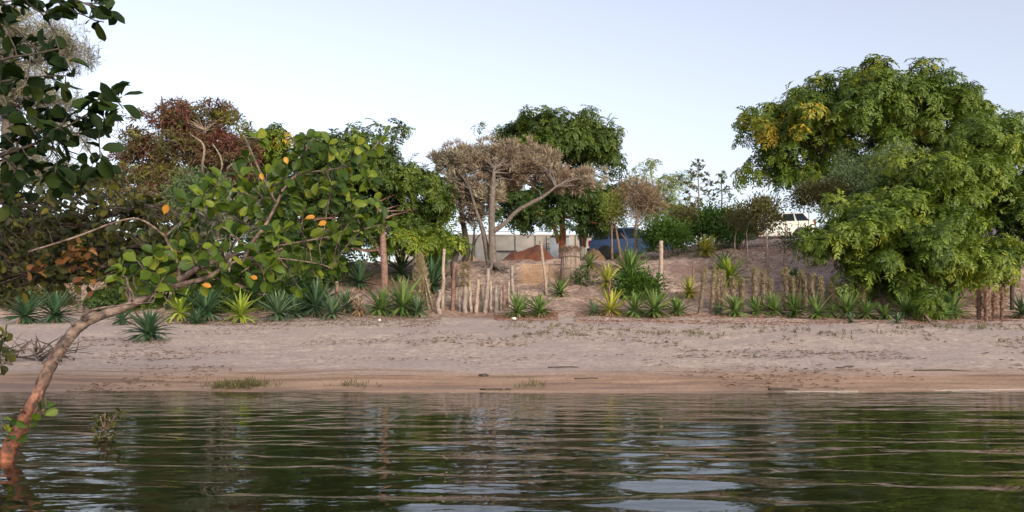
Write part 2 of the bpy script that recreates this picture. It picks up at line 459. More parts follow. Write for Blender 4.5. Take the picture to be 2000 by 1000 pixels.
def tpl_needle(n=26, L=.3, w=.012, spread=1.0, seed=0, curve=0.):
    r = np.random.default_rng(seed); V = []; Q = []
    for k in range(n):
        d = np.array([r.normal(0, spread), r.normal(0, spread), 1 + r.normal(0, .3)]); d /= np.linalg.norm(d)
        l = L * r.uniform(.6, 1.1); s = r.normal(0, L * .18, 3); wv = np.cross(d, r.normal(size=3)); wv /= np.linalg.norm(wv)
        b = len(V); wk = w * r.uniform(.7, 1.3)
        V += [s, s + d * l * .5 + wv * wk - np.array([0, 0, curve * l * .25]), s + d * l - np.array([0, 0, curve * l]), s + d * l * .5 - wv * wk - np.array([0, 0, curve * l * .25])]
        Q.append([b, b + 1, b + 2, b + 3])
    return np.array(V), np.array(Q)
def tpl_leaves(n=22, rad=.16, ll=.07, lw=.035, seed=0):
    r = np.random.default_rng(seed); V = []; Q = []
    for k in range(n):
        s = r.normal(0, rad * .55, 3); d = s / (np.linalg.norm(s) + 1e-6) + np.array([0, 0, .3]) + r.normal(0, .5, 3); d /= np.linalg.norm(d)
        wv = np.cross(d, np.array([0, 0, 1.]) + r.normal(0, .5, 3)); wv /= np.linalg.norm(wv) + 1e-6
        l = ll * r.uniform(.7, 1.3); w = lw * .5 * r.uniform(.7, 1.3); b = len(V)
        V += [s, s + d * l * .5 + np.cross(wv, d) * l * .08 + wv * w, s + d * l, s + d * l * .5 - wv * w]
        Q.append([b, b + 1, b + 2, b + 3])
    return np.array(V), np.array(Q)

def blob(px, py, rx, ry, d, dd=0., ry_depth=None, tint=.4):
    """an ellipsoid of crown that looks (px,py) and rx by ry pixels large at distance d"""
    c = W(px, py, d) + 0; k = d / F
    off = np.array([c[0] / d * dd, dd, (c[2] - CH) / d * dd])
    return dict(c=c + off, r=np.array([rx * k, ry_depth if ry_depth else .85 * rx * k, ry * k]), t=tint)
def clumps(mains, n, rel=.34, jitter=.18, lo=.40):
    """smaller clumps over the surface of the main masses"""
    vol = np.array([np.prod(m['r']) ** (2 / 3) for m in mains]); cnt = np.maximum(6, (n * vol / vol.sum()).astype(int)) if len(mains) > 2 else np.maximum(1, (n * vol / vol.sum()).astype(int))
    out = []
    for m, k in zip(mains, cnt):
        for i in range(k):
            d = rng.normal(size=3); d /= np.linalg.norm(d)
            if d[2] < -.55: d[2] *= -.6
            rr = rel * np.mean(m['r']) * rng.uniform(.7, 1.35)
            f = rng.uniform(lo, .86)
            out.append(dict(c=m['c'] + d * m['r'] * f, r=np.array([rr, rr, rr * .72]), t=m['t'] + rng.normal(0, jitter)))
    return out
TRIS = [0]
def leaf_mesh(name, mat, bl, per, tpls, scale=(.8, 1.2), up=.7, tj=.1, shell=.45):
    Vs = []; Qs = []; Ts = []; n0 = 0
    cs, ax, ti = [], [], []
    for b in bl:
        k = max(1, int(per * (np.prod(b['r']) ** (2 / 3)))) if per > 0 else int(-per)
        d = rng.normal(size=(k, 3)); d /= np.linalg.norm(d, axis=1)[:, None]
        rad = (shell + (1 - shell) * rng.random(k)) ** .6
        cs.append(b['c'] + d * rad[:, None] * b['r']); ax.append(d * .75 + np.array([0, 0, up])); ti.append(np.full(k, b['t']) + rng.normal(0, tj, k))
    cs = np.concatenate(cs); ax = np.concatenate(ax); ti = np.concatenate(ti)
    which = rng.integers(0, len(tpls), len(cs))
    for j, (tv, tq) in enumerate(tpls):
        s = which == j; n = int(s.sum())
        if not n: continue
        M = rot_to(ax[s]); sc = rng.uniform(*scale, n)
        vv = np.einsum('nij,vj->nvi', M, tv) * sc[:, None, None] + cs[s][:, None, :]
        qq = tq[None] + (np.arange(n) * len(tv))[:, None, None] + n0
        tt = np.repeat(ti[s], len(tv)) + np.repeat(rng.normal(0, .07, n * len(tq)), 4)[:n * len(tv)]
        Vs.append(vv.reshape(-1, 3)); Qs.append(qq.reshape(-1, 4)); Ts.append(tt); n0 += n * len(tv)
    V = np.concatenate(Vs); Q = np.concatenate(Qs); TRIS[0] += 2 * len(Q)
    return npmesh(name, V, Q, mat, np.clip(np.concatenate(Ts), 0, 1))
def limb_path(a, b, sag=.12, n=6):
    a = np.asarray(a, float); b = np.asarray(b, float); L = np.linalg.norm(b - a)
    mid = (a + b) / 2 + rng.normal(0, .09 * L, 3) + np.array([0, 0, sag * L])
    t = np.linspace(0, 1, n)[:, None]
    P = (1 - t) ** 2 * a + 2 * t * (1 - t) * mid + t * t * b
    P[1:-1] += rng.normal(0, .018 * L, (n - 2, 3)); return P
def tree(name, label, cat, trunks, bl, per, tpls, leaf, bark, base=None, group=None, limbs=40, limb_r=.05, crown='crown', **kw):
    """trunks: list of (points, radii) in world space, first point on the ground"""
    base = trunks[0][0][0] if base is None else base
    root = empty(name, base, label, cat, group)
    nodes = []
    for pts, rad in trunks:
        P = smooth_path(pts, 5); r = np.interp(np.linspace(0, 1, len(P)), np.linspace(0, 1, len(rad)), rad)
        MB().tube(P, r, 9, wob=.14).build("trunk", bark, root, True)
        h = len(P) // 2
        nodes += [(P[i], r[i]) for i in range(h, len(P))]
    m = MB(); NP = np.array([n[0] for n in nodes])
    sel = rng.permutation(len(bl))[:limbs]
    for i in sel:
        c = bl[i]['c']
        dd = np.linalg.norm(NP - c, axis=1) + 1.2 * np.clip(NP[:, 2] - c[2] + .2, 0, None)
        j = int(np.argmin(dd)); P = limb_path(NP[j], c); r0 = min(nodes[j][1] * .8, limb_r * (.6 + .12 * np.linalg.norm(P[-1] - P[0])))
        m.tube(P, np.linspace(r0, r0 * .25, len(P)), 5, cap=False)
        for s in range(2):
            e = c + rng.normal(0, .55, 3) * bl[i]['r']
            Q = limb_path(P[-2], e, .05, 4); m.tube(Q, np.linspace(r0 * .3, r0 * .1, 4), 3, cap=False)
    if len(sel): tag(m.build("branches", bark, root, True), kind="stuff")
    link_obj(crown, leaf_mesh(crown, leaf, bl, per, tpls, **kw), root)
    return root

NEEM_BIG = [tpl_neem(7, .42, 5, .15, .052, s) for s in range(4)]
NEEM_MED = [tpl_neem(7, .44, 5, .14, .052, 10 + s) for s in range(4)]
NEEM_FAR = [tpl_neem(7, .52, 4, .20, .080, 20 + s) for s in range(4)]
SILV = [tpl_needle(34, .25, .014, .8, 30 + s) for s in range(4)]
REDT = [tpl_needle(14, .42, .026, 1.1, 40 + s, .5) for s in range(4)]
CASU = [tpl_needle(16, .5, .013, 1.2, 50 + s, .3) for s in range(4)]
FINE = [tpl_leaves(24, .24, .12, .045, 60 + s) for s in range(4)]
BUSHT = [tpl_leaves(20, .20, .10, .05, 70 + s) for s in range(4)]
TWIGT = [tpl_needle(12, .6, .011, .9, 80 + s) for s in range(4)]

def G(px, py):
    return hit(px, py)
def on_ground(x, y, dz=0.):
    return np.array([x, y, float(ground_z(x, y)) + dz])
def col_at(px, d):
    return on_ground((px - 1000) / F * d, d)

# ------------------------------------------------------------------ trees on the bank
# big spreading tree behind, right
d = 38
mains = [blob(1715, 272, 250, 112, d, 0, 5.2, .40), blob(1550, 262, 105, 66, d, -2.6, 2.0, .62), blob(1470, 240, 36, 36, d, -1, 1.0, .62), blob(1570, 222, 90, 50, d, 0, 2.4, .42), blob(1500, 235, 60, 50, d, .4, 1.6, .5), blob(1860, 205, 95, 46, d, 0, 2.4, .4), blob(1950, 245, 60, 40, d, 0, 1.6, .4), blob(1500, 320, 62, 62, d, -1, 2.0, .52),
         blob(1845, 235, 130, 85, d, -1, 3.0, .36), blob(1950, 285, 60, 60, d, 0, 1.8, .42), blob(1620, 215, 110, 60, d, 0, 2.6, .45), blob(1735, 180, 120, 48, d, 0, 3, .42), blob(1660, 195, 90, 44, d, 0, 2.4, .42), blob(1462, 345, 36, 32, d, -1, 1.2, .55), blob(1540, 365, 55, 34, d, -.6, 1.6, .40), blob(1920, 235, 70, 55, d, -.5, 1.8, .40), blob(1570, 345, 100, 50, d, 0, 2.4, .35), blob(1650, 320, 90, 60, d, .5, 2.4, .3), blob(1480, 260, 50, 50, d, -.5, 1.4, .5)]
bl = clumps(mains, 220, .25, .10)
bl = [b for b in bl if not (W(1690, 265, d)[0] - .9 < b['c'][0] < W(1720, 265, d)[0] + .6 and abs(b['c'][2] - W(0, 275, d)[2]) < .7)]
t0 = col_at(1735, d)
tree("spreading_tree", "huge spreading green tree with yellow patches, tallest crown on the right", "tree",
     [([t0, t0 + [0, 0, 2.2], W(1730, 300, d), W(1760, 230, d)], [.42, .34, .25, .1]),
      ([t0 + [0, 0, 1.6], W(1670, 330, d - .5), W(1600, 290, d - 1), W(1540, 280, d - 1)], [.26, .2, .15, .06]),
      ([t0 + [0, 0, 1.8], W(1800, 320, d), W(1860, 270, d), W(1920, 270, d)], [.26, .2, .13, .06])],
     bl, 23, NEEM_FAR, G_YELLOW, BARK_DARK, limbs=70, limb_r=.06, tj=.13)
# drooping tree in front, right
d = 23.5
mains = [blob(1790, 500, 185, 95, d, 0, 2.3, .40), blob(1665, 470, 95, 75, d, -.6, 1.4, .44), blob(1850, 370, 135, 85, d, .3, 2.0, .42), blob(1740, 430, 110, 70, d, -.6, 1.6, .44),
         blob(1950, 360, 80, 90, d, .6, 1.6, .40), blob(1870, 500, 60, 55, d, -1.2, 1.0, .5), blob(1960, 275, 80, 55, d, .8, 1.3, .40), blob(1900, 310, 95, 55, d, .5, 1.3, .42), blob(1745, 565, 75, 36, d, -1.2, 1.0, .42), blob(1690, 540, 60, 40, d, -1.0, 1.0, .40), blob(1800, 580, 50, 26, d, -1.4, .9, .40), blob(1600, 460, 42, 36, d, -.4, .9, .46), blob(1640, 430, 60, 40, d, -.2, 1.0, .42), blob(1890, 560, 36, 28, d, -.6, .6, .45), blob(1920, 440, 60, 50, d, .2, 1.0, .36), blob(1620, 490, 46, 40, d, -.6, .9, .42), blob(1900, 290, 90, 50, d, .2, 1.2, .42), blob(1720, 520, 80, 50, d, -1.2, 1.0, .40)]
bl = clumps(mains, 250, .36, .12)
bl = [b for b in bl if b['c'][2] > float(ground_z(b['c'][0], b['c'][1])) + .25]
t0 = col_at(1790, d)
tree("drooping_tree", "lush bright green tree with drooping leaf tufts reaching down to the agaves, right", "tree",
     [([t0, W(1800, 560, d), W(1835, 470, d), W(1880, 400, d), W(1885, 330, d)], [.2, .17, .14, .1, .05]),
      ([t0, W(1760, 560, d), W(1720, 490, d - .3), W(1670, 460, d - .5)], [.14, .11, .08, .04])],
     bl, 34, NEEM_BIG, G_NEEM, BARK_PALE, limbs=60, limb_r=.035, tj=.10)
# tree cut by the right edge
d = 23
mains = [blob(2010, 470, 75, 65, d, 0, 1.3, .36), blob(2060, 400, 90, 90, d, .5, 1.6, .36), blob(1985, 430, 50, 50, d, .3, 1.0, .30)]
t0 = G(1977, 605)
tree("drooping_tree", "green tree with a thin dark straight trunk cut off by the right edge", "tree",
     [([t0, t0 + [0, 0, .7], W(1980, 500, t0[1]), W(2005, 440, t0[1] + .3)], [.06, .055, .05, .03])],
     clumps(mains, 60, .34, .1), 34, NEEM_BIG, G_NEEMDK, BARK_DARK, limbs=20, limb_r=.03)
# grey green acacia
d = 30
mains = [blob(1720, 345, 100, 52, d, 0, 1.7, .5), blob(1660, 375, 60, 48, d, -.4, 1.1, .35), blob(1765, 325, 60, 40, d, .2, 1.0, .6), blob(1700, 400, 80, 40, d, -.6, 1.2, .3)]
t0 = col_at(1720, d)
tree("acacia_tree", "grey green fine leaved tree between the two big trees on the right", "tree",
     [([t0, t0 + [0, 0, 1.2], W(1715, 370, d), W(1710, 335, d)], [.12, .1, .07, .04])], clumps(mains, 130, .27, .2), 110, FINE, G_ACACIA, BARK_GREY, limbs=24, scale=(.7, 1.1))
# dark neem in the middle
d = 40
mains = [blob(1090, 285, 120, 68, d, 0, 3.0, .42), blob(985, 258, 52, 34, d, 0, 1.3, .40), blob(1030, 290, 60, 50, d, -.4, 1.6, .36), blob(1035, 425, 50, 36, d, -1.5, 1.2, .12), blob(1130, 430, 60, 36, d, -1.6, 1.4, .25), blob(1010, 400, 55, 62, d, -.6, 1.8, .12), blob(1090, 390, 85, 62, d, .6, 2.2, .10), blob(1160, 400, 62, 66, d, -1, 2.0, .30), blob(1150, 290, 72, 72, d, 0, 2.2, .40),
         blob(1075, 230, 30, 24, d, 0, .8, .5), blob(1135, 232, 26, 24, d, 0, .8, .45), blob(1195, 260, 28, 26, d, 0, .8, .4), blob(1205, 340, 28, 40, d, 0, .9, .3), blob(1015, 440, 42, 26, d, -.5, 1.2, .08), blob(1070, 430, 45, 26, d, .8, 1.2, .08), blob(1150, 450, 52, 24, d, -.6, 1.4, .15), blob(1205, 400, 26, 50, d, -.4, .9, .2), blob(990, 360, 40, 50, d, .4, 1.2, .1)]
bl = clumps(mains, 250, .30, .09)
t0 = col_at(1098, d)
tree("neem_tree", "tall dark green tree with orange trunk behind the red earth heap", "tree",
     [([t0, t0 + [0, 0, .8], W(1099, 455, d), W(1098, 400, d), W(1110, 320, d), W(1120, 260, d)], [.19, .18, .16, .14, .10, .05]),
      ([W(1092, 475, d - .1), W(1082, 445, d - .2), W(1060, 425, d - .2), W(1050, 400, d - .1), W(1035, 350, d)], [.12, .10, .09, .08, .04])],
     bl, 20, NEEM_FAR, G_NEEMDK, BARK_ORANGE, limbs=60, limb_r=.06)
# second trunk with whitewashed foot
root = empty("whitewashed_tree", col_at(1138, 42.5), "reddish twin stemmed trunk with whitewashed foot right of the orange trunk", "tree")
b0 = col_at(1138, 42.5)
MB().tube(smooth_path([b0 + [-.03, 0, 0], W(1137, 490, 42.5), W(1136, 472, 42.5), W(1134, 440, 42.5)], 4), [.09] * 4 + [.12] * 4 + [.12] * 5, 8, wob=.1).build("trunk", BARK_RED, root, True)
MB().tube(smooth_path([b0 + [.16, 0, 0], W(1141, 490, 42.5), W(1142, 470, 42.5), W(1150, 440, 42.5)], 4), [.07] * 4 + [.11] * 4 + [.10] * 5, 8, wob=.1).build("trunk", BARK_RED, root, True)
MB().tube([b0 + [-.03, 0, 0], W(1137, 492, 42.5), W(1136.6, 482, 42.5)], [.13, .13, .135], 9, wob=.1).build("whitewash_band", WHITEWASH, root, True)
MB().tube([b0 + [.17, 0, 0], W(1141.5, 492, 42.5), W(1142, 484, 42.5)], [.11, .11, .12], 9, wob=.1).build("whitewash_band", WHITEWASH, root, True)
link_obj("crown", leaf_mesh("crown", G_NEEMDK, clumps([blob(1165, 420, 60, 40, 42.5, 0, 1.5, .1)], 14, .4, .08), 10, NEEM_FAR), root)
# silvery tree on the edge of the bank
d = 29.3
mains = [blob(960, 308, 100, 28, d, -.2, 1.3, .5), blob(1040, 332, 70, 24, d, -.4, 1.0, .4), blob(985, 325, 75, 30, d, 0, 1.3, .35), blob(890, 325, 56, 30, d, .2, 1.0, .5), blob(935, 395, 52, 46, d, -.4, 1.0, .62), blob(1045, 320, 62, 34, d, .2, 1.1, .35), blob(1110, 360, 72, 30, d, -.3, 1.1, .5), blob(1010, 355, 50, 28, d, 0, .9, .2), blob(855, 322, 46, 30, d, .3, .8, .55), blob(900, 370, 46, 36, d, 0, .8, .6), blob(920, 425, 40, 30, d, -.2, .7, .55), blob(1150, 352, 40, 26, d, -.3, .7, .55), blob(935, 400, 50, 48, d, -.7, .8, .65), blob(900, 395, 30, 36, d, -.2, .6, .6), blob(950, 345, 50, 40, d, -.5, .8, .4)]
bl = clumps(mains, 190, .34, .16)
t0 = G(962, 522)
dd = t0[1]
tree("silvery_tree", "silvery brown dry looking tree with forked trunk and a limb reaching right", "tree",
     [([t0 - [0, 0, .1], t0 + [0, 0, .25], W(961, 470, dd), W(960, 420, dd), W(962, 370, dd), W(965, 330, dd)], [.24, .16, .125, .115, .10, .05]),
      ([t0 + [-.1, 0, .1], W(951, 490, dd + .15), W(943, 450, dd + .2), W(932, 418, dd + .2), W(918, 370, dd + .2)], [.13, .10, .08, .06, .03]),
      ([W(963, 452, dd), W(985, 437, dd - .1), W(1010, 412, dd - .15), W(1040, 395, dd - .2), W(1062, 383, dd - .2), W(1085, 365, dd - .2)], [.10, .075, .068, .062, .055, .035])],
     bl, 105, SILV, G_SILVER, BARK_GREY, limbs=70, limb_r=.04, up=.55, scale=(.75, 1.2))
root = [o for o in bpy.data.objects if o.name == "silvery_tree"][0]
for ex, ey in ((1012, 528), (1004, 541), (985, 535), (935, 532), (948, 545)):
    P = smooth_path([t0 + [0, 0, .12], (t0 + G(ex, ey)) / 2 + [0, 0, .06], G(ex, ey) + [0, 0, -.02]], 4)
    MB().tube(P, np.linspace(.10, .02, len(P)), 6, wob=.2).build("root", BARK_GREY, root, True)
# green tree left of it, close to the leaning mangrove's leaves
d = 26.5
mains = [blob(700, 330, 115, 72, d, 0, 2.3, .34), blob(800, 370, 82, 72, d, -.4, 1.8, .42), blob(620, 380, 105, 82, d, .4, 2.0, .24), blob(760, 265, 50, 26, d, .3, .9, .36), blob(700, 265, 30, 25, d, 0, .6, .34), blob(770, 460, 100, 40, d, -.8, 1.5, .40), blob(680, 460, 85, 45, d, 0, 1.4, .2), blob(860, 415, 32, 40, d, -.2, .8, .36), blob(560, 420, 100, 80, d, .6, 1.6, .14), blob(600, 300, 60, 40, d, .8, 1.1, .25), blob(640, 485, 85, 40, d, .2, 1.3, .15), blob(560, 490, 80, 50, d, .4, 1.3, .12), blob(805, 425, 75, 40, d, .3, 1.3, .3), blob(720, 420, 90, 50, d, .2, 1.5, .22)]
bl = clumps(mains, 240, .30, .10)
t0 = G(750, 578)
tree("neem_tree", "wide green tree with straight reddish trunk left of the silvery tree", "tree",
     [([t0, W(751, 540, t0[1]), W(749, 500, t0[1] + .2), W(745, 430, t0[1] + 1), W(730, 340, d)], [.115, .11, .10, .09, .05]),
      ([W(749, 500, t0[1] + .2), W(700, 430, d), W(650, 380, d)], [.09, .06, .04])],
     bl, 30, NEEM_BIG, G_NEEMDK, BARK_RED, limbs=60, limb_r=.035, tj=.09, scale=(.85, 1.25))
# low drooping tree in front of it
d = 25.5
mains = [blob(850, 478, 52, 30, d, 0, .9, .50), blob(790, 470, 40, 25, d, -.2, .8, .48), blob(895, 485, 20, 20, d, 0, .5, .52), blob(740, 485, 32, 24, d, 0, .6, .42)]
t0 = G(893, 560)
tree("neem_tree", "low arching bright green tree hanging over the dark agaves, dark trunk", "tree",
     [([t0, W(885, 520, d), W(890, 490, d), W(855, 465, d), W(800, 460, d)], [.13, .10, .08, .05, .03])], clumps(mains, 70, .42, .08), 44, NEEM_BIG, G_NEEM, BARK_DARK, limbs=24, limb_r=.03, up=.9)
# bare dark trunk beside it
t0 = col_at(908, 30)
root = tree("dark_tree", "thin dark leaning trunk rising into the silvery tree's left side", "tree",
     [([t0, W(912, 490, 30), W(908, 455, 30), W(902, 425, 30), W(898, 380, 30)], [.13, .12, .11, .09, .05])], clumps([blob(890, 375, 40, 40, 30, .5, .9, .2)], 10, .4), 14, NEEM_MED, G_NEEMDK, BARK_DARK, limbs=8)
t0 = col_at(921, 36)
tree("sapling", "slim bare dark sapling with fine twigs left of the forked trunk", "tree",
     [([t0, W(922, 500, 36), W(925, 470, 36), W(927, 440, 36)], [.06, .055, .05, .03]), ([W(925, 480, 36), W(932, 465, 36), W(940, 455, 36)], [.04, .03, .02])],
     clumps([blob(928, 438, 24, 16, 36, 0, .5, .1)], 14, .4), 16, FINE, G_NEEMDK, BARK_DARK, limbs=12, limb_r=.02)
# reddish tree on the left
d = 32
mains = [blob(370, 275, 120, 72, d, 0, 2.2, .36), blob(400, 232, 95, 34, d, -.3, 1.6, .72), blob(290, 310, 75, 60, d, 0, 1.6, .45), blob(440, 310, 70, 60, d, -.3, 1.5, .22), blob(300, 370, 90, 62, d, -.4, 1.6, .55), blob(255, 265, 50, 40, d, 0, 1.0, .2), blob(480, 290, 40, 50, d, 0, 1.0, .3), blob(440, 230, 50, 26, d, .4, .8, .8), blob(330, 218, 40, 20, d, 0, .6, .25), blob(385, 335, 110, 55, d, -.3, 1.8, .3), blob(240, 370, 70, 60, d, -.4, 1.3, .6), blob(330, 420, 130, 60, d, -.2, 1.6, .65), blob(470, 360, 60, 60, d, .3, 1.2, .35)]
bl = clumps(mains, 230, .22, .30)
t0 = col_at(400, d)
tree("reddish_tree", "rusty red feathery tree with pale bare branches on the left", "tree",
     [([t0, W(402, 480, d), W(400, 380, d), W(395, 300, d - .6), W(400, 255, d - .6)], [.22, .2, .14, .09, .04]),
      ([W(400, 400, d), W(440, 345, d - 1.6), W(448, 325, d - 2.2), W(490, 300, d - 2.3)], [.06, .045, .035, .015]),
      ([W(410, 390, d), W(430, 340, d - 1.8), W(432, 310, d - 2.2), W(415, 280, d - 2.3)], [.05, .035, .03, .012]),
      ([W(400, 380, d - .2), W(395, 330, d - 1.8), W(398, 285, d - 2.3), W(372, 262, d - 2.3)], [.06, .045, .035, .015])],
     bl, 95, REDT, G_RED, BARK_PALE, limbs=95, limb_r=.03, up=.5, tj=.16)
# yellow green tree peeping out behind it
d = 36
t0 = col_at(520, d)
tree("yellow_green_tree", "rounded yellow green tree top showing right of the rusty red tree", "tree",
     [([t0, W(520, 450, d), W(520, 330, d)], [.2, .16, .08])], clumps([blob(515, 300, 55, 58, d, 0, 1.4, .45), blob(545, 285, 28, 32, d, 0, .8, .85), blob(500, 380, 70, 70, d, 0, 1.4, .3)], 70, .36, .1), 24, NEEM_FAR, G_YELLOW, BARK_GREY, limbs=20)
# feathery needle tree at the far upper left
d = 30
mains = [blob(60, 90, 110, 60, d, 0, 2.2, .5), blob(130, 100, 55, 36, d, 0, 1.1, .45), blob(60, 200, 110, 60, d, 0, 2, .45), blob(110, 270, 85, 40, d, 0, 1.6, .5), blob(-60, 150, 110, 150, d, 0, 2.2, .5), blob(60, 340, 120, 40, d, 0, 2.0, .35), blob(20, 40, 80, 40, d, 0, 1.5, .6)]
t0 = col_at(20, d)
tree("feathery_tree", "tall pale feathery tree seen through the dark leaves at upper left", "tree",
     [([t0, W(22, 450, d), W(15, 250, d), W(25, 60, d), W(30, -30, d)], [.32, .28, .2, .12, .05])], clumps(mains, 170, .30, .2), 52, CASU, G_CASU, BARK_GREY, limbs=100, limb_r=.03, up=.35, scale=(.7, 1.2))
# small stuff on top of the bank, centre right
d = 37
mains = [blob(1275, 370, 55, 36, d, 0, 1.3, .5), blob(1330, 360, 40, 26, d, 0, 1, .4), blob(1290, 415, 60, 36, d, 0, 1.4, .3), blob(1340, 410, 40, 30, d, 0, 1, .3), blob(1258, 335, 22, 16, d, 0, .6, .7), blob(1220, 390, 30, 40, d, .4, .8, .5), blob(1270, 320, 10, 7, d, 0, .3, .8)]
t0 = col_at(1285, d)
tree("airy_tree", "light airy pale green tree behind the brown twiggy bush", "tree",
     [([t0, W(1283, 450, d), W(1280, 390, d), W(1270, 330, d)], [.1, .08, .05, .02])], clumps(mains, 80, .30, .15), 30, [tpl_neem(5, .5, 5, .12, .045, 90 + s) for s in range(4)], G_AIRY, BARK_PALE, limbs=46, limb_r=.02)
d = 31.5
t0 = G(1242, 494)
tree("twiggy_tree", "brown twiggy round topped tree in front of the blue vehicle", "tree",
     [([t0, W(1242, 465, t0[1]), W(1243, 435, t0[1]), W(1250, 400, t0[1])], [.075, .07, .06, .03]), ([W(1243, 445, t0[1]), W(1262, 430, t0[1]), W(1285, 452, t0[1])], [.04, .03, .015])],
     clumps([blob(1246, 392, 44, 36, t0[1], 0, .85, .4), blob(1268, 412, 26, 22, t0[1], 0, .6, .3), blob(1228, 415, 20, 18, t0[1], 0, .5, .3)], 70, .30, .3), 75, TWIGT, G_BROWNBUSH, BARK_PALE, limbs=40, limb_r=.02, up=.3)
t0 = G(1196, 506)
tree("vine_tree", "slim pole like stem with small yellowish leaves left of the twiggy tree", "tree",
     [([t0, W(1195, 470, t0[1]), W(1195, 420, t0[1]), W(1196, 370, t0[1])], [.045, .04, .035, .02])],
     clumps([blob(1196, 410, 17, 40, t0[1], 0, .35, .55)], 16, .5, .15), 60, FINE, G_AIRY, BARK_RED, limbs=12, limb_r=.012)
t0 = G(1213, 500)
tree("sapling", "short leaning brown sapling between the pole like stem and the blue vehicle", "tree",
     [([t0, W(1207, 470, t0[1]), W(1202, 440, t0[1])], [.06, .05, .03]), ([t0, W(1225, 475, t0[1]), W(1212, 455, t0[1])], [.035, .03, .015])], clumps([blob(1205, 430, 14, 14, t0[1], 0, .4, .2)], 8, .4), 16, FINE, G_OLIVE, BARK_RED, limbs=6, limb_r=.012)
def bush(name, label, px, py, rx, ry, d, mat, tp, per=30, n=26, depth=None, tint=.5, tj=.12, stems=7, group=None, rel=.36, stemmat=None, up=.7, scale=(.8, 1.2)):
    g = col_at(px, d)
    root = empty(name, g, label, "bush", group); per *= 2.6; n = int(n * 1.5)
    bl = clumps([blob(px, py, rx, ry, d, 0, depth, tint)], n, rel, tj)
    m = MB()
    for i in range(stems):
        b = bl[rng.integers(len(bl))]; a = g + np.append(rng.normal(0, .12 * b['r'][0] + .06, 2), -.03); P = limb_path(a, b['c'], .05, 5)
        m.tube(P, np.linspace(.03, .01, 5), 5, cap=False)
    m.build("stems", stemmat or TWIG, root, True)
    link_obj("foliage", leaf_mesh("foliage", mat, bl, per, tp, tj=tj, up=up, scale=scale), root)
    return root
bush("round_bush", "rounded bright green bush with bare lower twigs in front of the blue vehicle", 1300, 462, 46, 30, 31, G_BUSH, FINE, 34, 34, 1.0, .5)
g0 = col_at(1300, 31)
bush("round_bush", "clipped dense small leaved green bush low on the slope beside the yellow agave", 1245, 562, 42, 24, G(1245, 585)[1], G_BUSH, FINE, 60, 30, .55, .4)
bush("hedge_bush", "dark green hedge along the top of the bank", 1385, 446, 82, 30, 32.5, G_BUSH, FINE, 28, 46, 1.4, .25)
bush("hedge_bush", "olive twiggy bush at the right end of the hedge", 1445, 440, 44, 30, 32.5, G_OLIVE, FINE, 30, 24, .9, .4)
bush("grey_shrub", "silver grey shrub showing between the mangrove leaves", 430, 440, 75, 55, 22.8, G_GREY, SILV, 26, 36, .9, .5, stemmat=GREYTWIG)
bush("blue_green_shrub", "blue green soft shrub under the rusty red tree", 395, 385, 62, 42, 26, G_ACACIA, FINE, 40, 30, 1.0, .45)
bush("dark_shrub", "dark shrub filling the bank behind the left agaves", 570, 520, 110, 72, 25, G_NEEMDK, NEEM_MED, 14, 34, 1.2, .2)
bush("dark_shrub", "dark leafy shrub hidden behind the mangrove leaves under the yellow green tree", 500, 430, 85, 62, 27, G_NEEMDK, NEEM_MED, 12, 26, 1.2, .15)
bush("dark_shrub", "dark leafy shrub below the silver grey shrub at left", 340, 505, 130, 62, 25.5, G_NEEMDK, NEEM_MED, 14, 34, 1.2, .2)
bush("dark_shrub", "brownish shrub behind the far left agaves", 110, 490, 170, 80, 26, G_OLIVE, BUSHT, 26, 44, 1.4, .25)
bush("green_shrub", "yellow tipped green shrub above the dark agave by the posts", 838, 515, 26, 22, 27, G_BUSH, NEEM_BIG, 30, 12, .5, .45)
bush("green_shrub", "small green sprout at the foot of the drooping tree on the right", 1812, 602, 26, 22, G(1812, 628)[1], G_NEEM, NEEM_BIG, 60, 12, .35, .42, scale=(.55, .8))
bush("green_shrub", "small dark green plant right of the thatch bundle", 1140, 545, 14, 14, G(1140, 556)[1], G_BUSH, FINE, 50, 8, .25, .3)
bush("dark_shrub", "low dark shrub behind the lone agave at left", 240, 592, 80, 34, 22.6, G_NEEMDK, NEEM_MED, 14, 24, .6, .2)
bush("dark_shrub", "low dark shrub behind the yellow green agaves at left", 420, 585, 90, 40, 22.6, G_NEEMDK, NEEM_MED, 14, 24, .6, .15)
bush("dark_shrub", "low dark shrub at the far left behind the two dark agaves", 60, 585, 110, 40, 22.8, G_OLIVE, BUSHT, 26, 26, .6, .2)
bush("dark_shrub", "low dark shrub behind the large dark green agave", 570, 580, 70, 36, 22.8, G_NEEMDK, NEEM_MED, 14, 20, .6, .15)
# flat topped thin stemmed shrubs on the right slope
def umbrella(label, stems, mains, mat, d, bark, group, per=30):
    bl = clumps([blob(*a) for a in mains], 20 * len(mains), .36, .14)
    tr = []
    for (bx, by, tx, ty, r) in stems:
        b = G(bx, by); m = (b + W(tx, ty, b[1])) / 2 + np.append(rng.normal(0, .05, 2), 0)
        tr.append(([b - [0, 0, .05], m, W(tx, ty, b[1])], [r, r * .85, r * .5]))
    return tree("umbrella_shrub", label, "shrub", tr, bl, per * 2.8, FINE, mat, bark, group=group, limbs=24, limb_r=.02, scale=(.7, 1.1))
UG = "thin stemmed shrubs on the slope"
umbrella("flat topped olive shrub with a pale bent stem in front of the white car", [(1505, 572, 1497, 455, .055), (1494, 530, 1490, 450, .035)], [(1496, 410, 48, 18, 27, 0, .9, .35), (1508, 440, 26, 18, 27, 0, .6, .3)], G_OLIVE, 27, BARK_PALE, UG)
umbrella("olive brown shrub with two thin wavy stems left of the white car", [(1440, 505, 1438, 450, .03), (1460, 522, 1458, 455, .03)], [(1447, 430, 40, 18, 29, 0, .8, .3)], G_OLIVE, 29, BARK_PALE, UG)
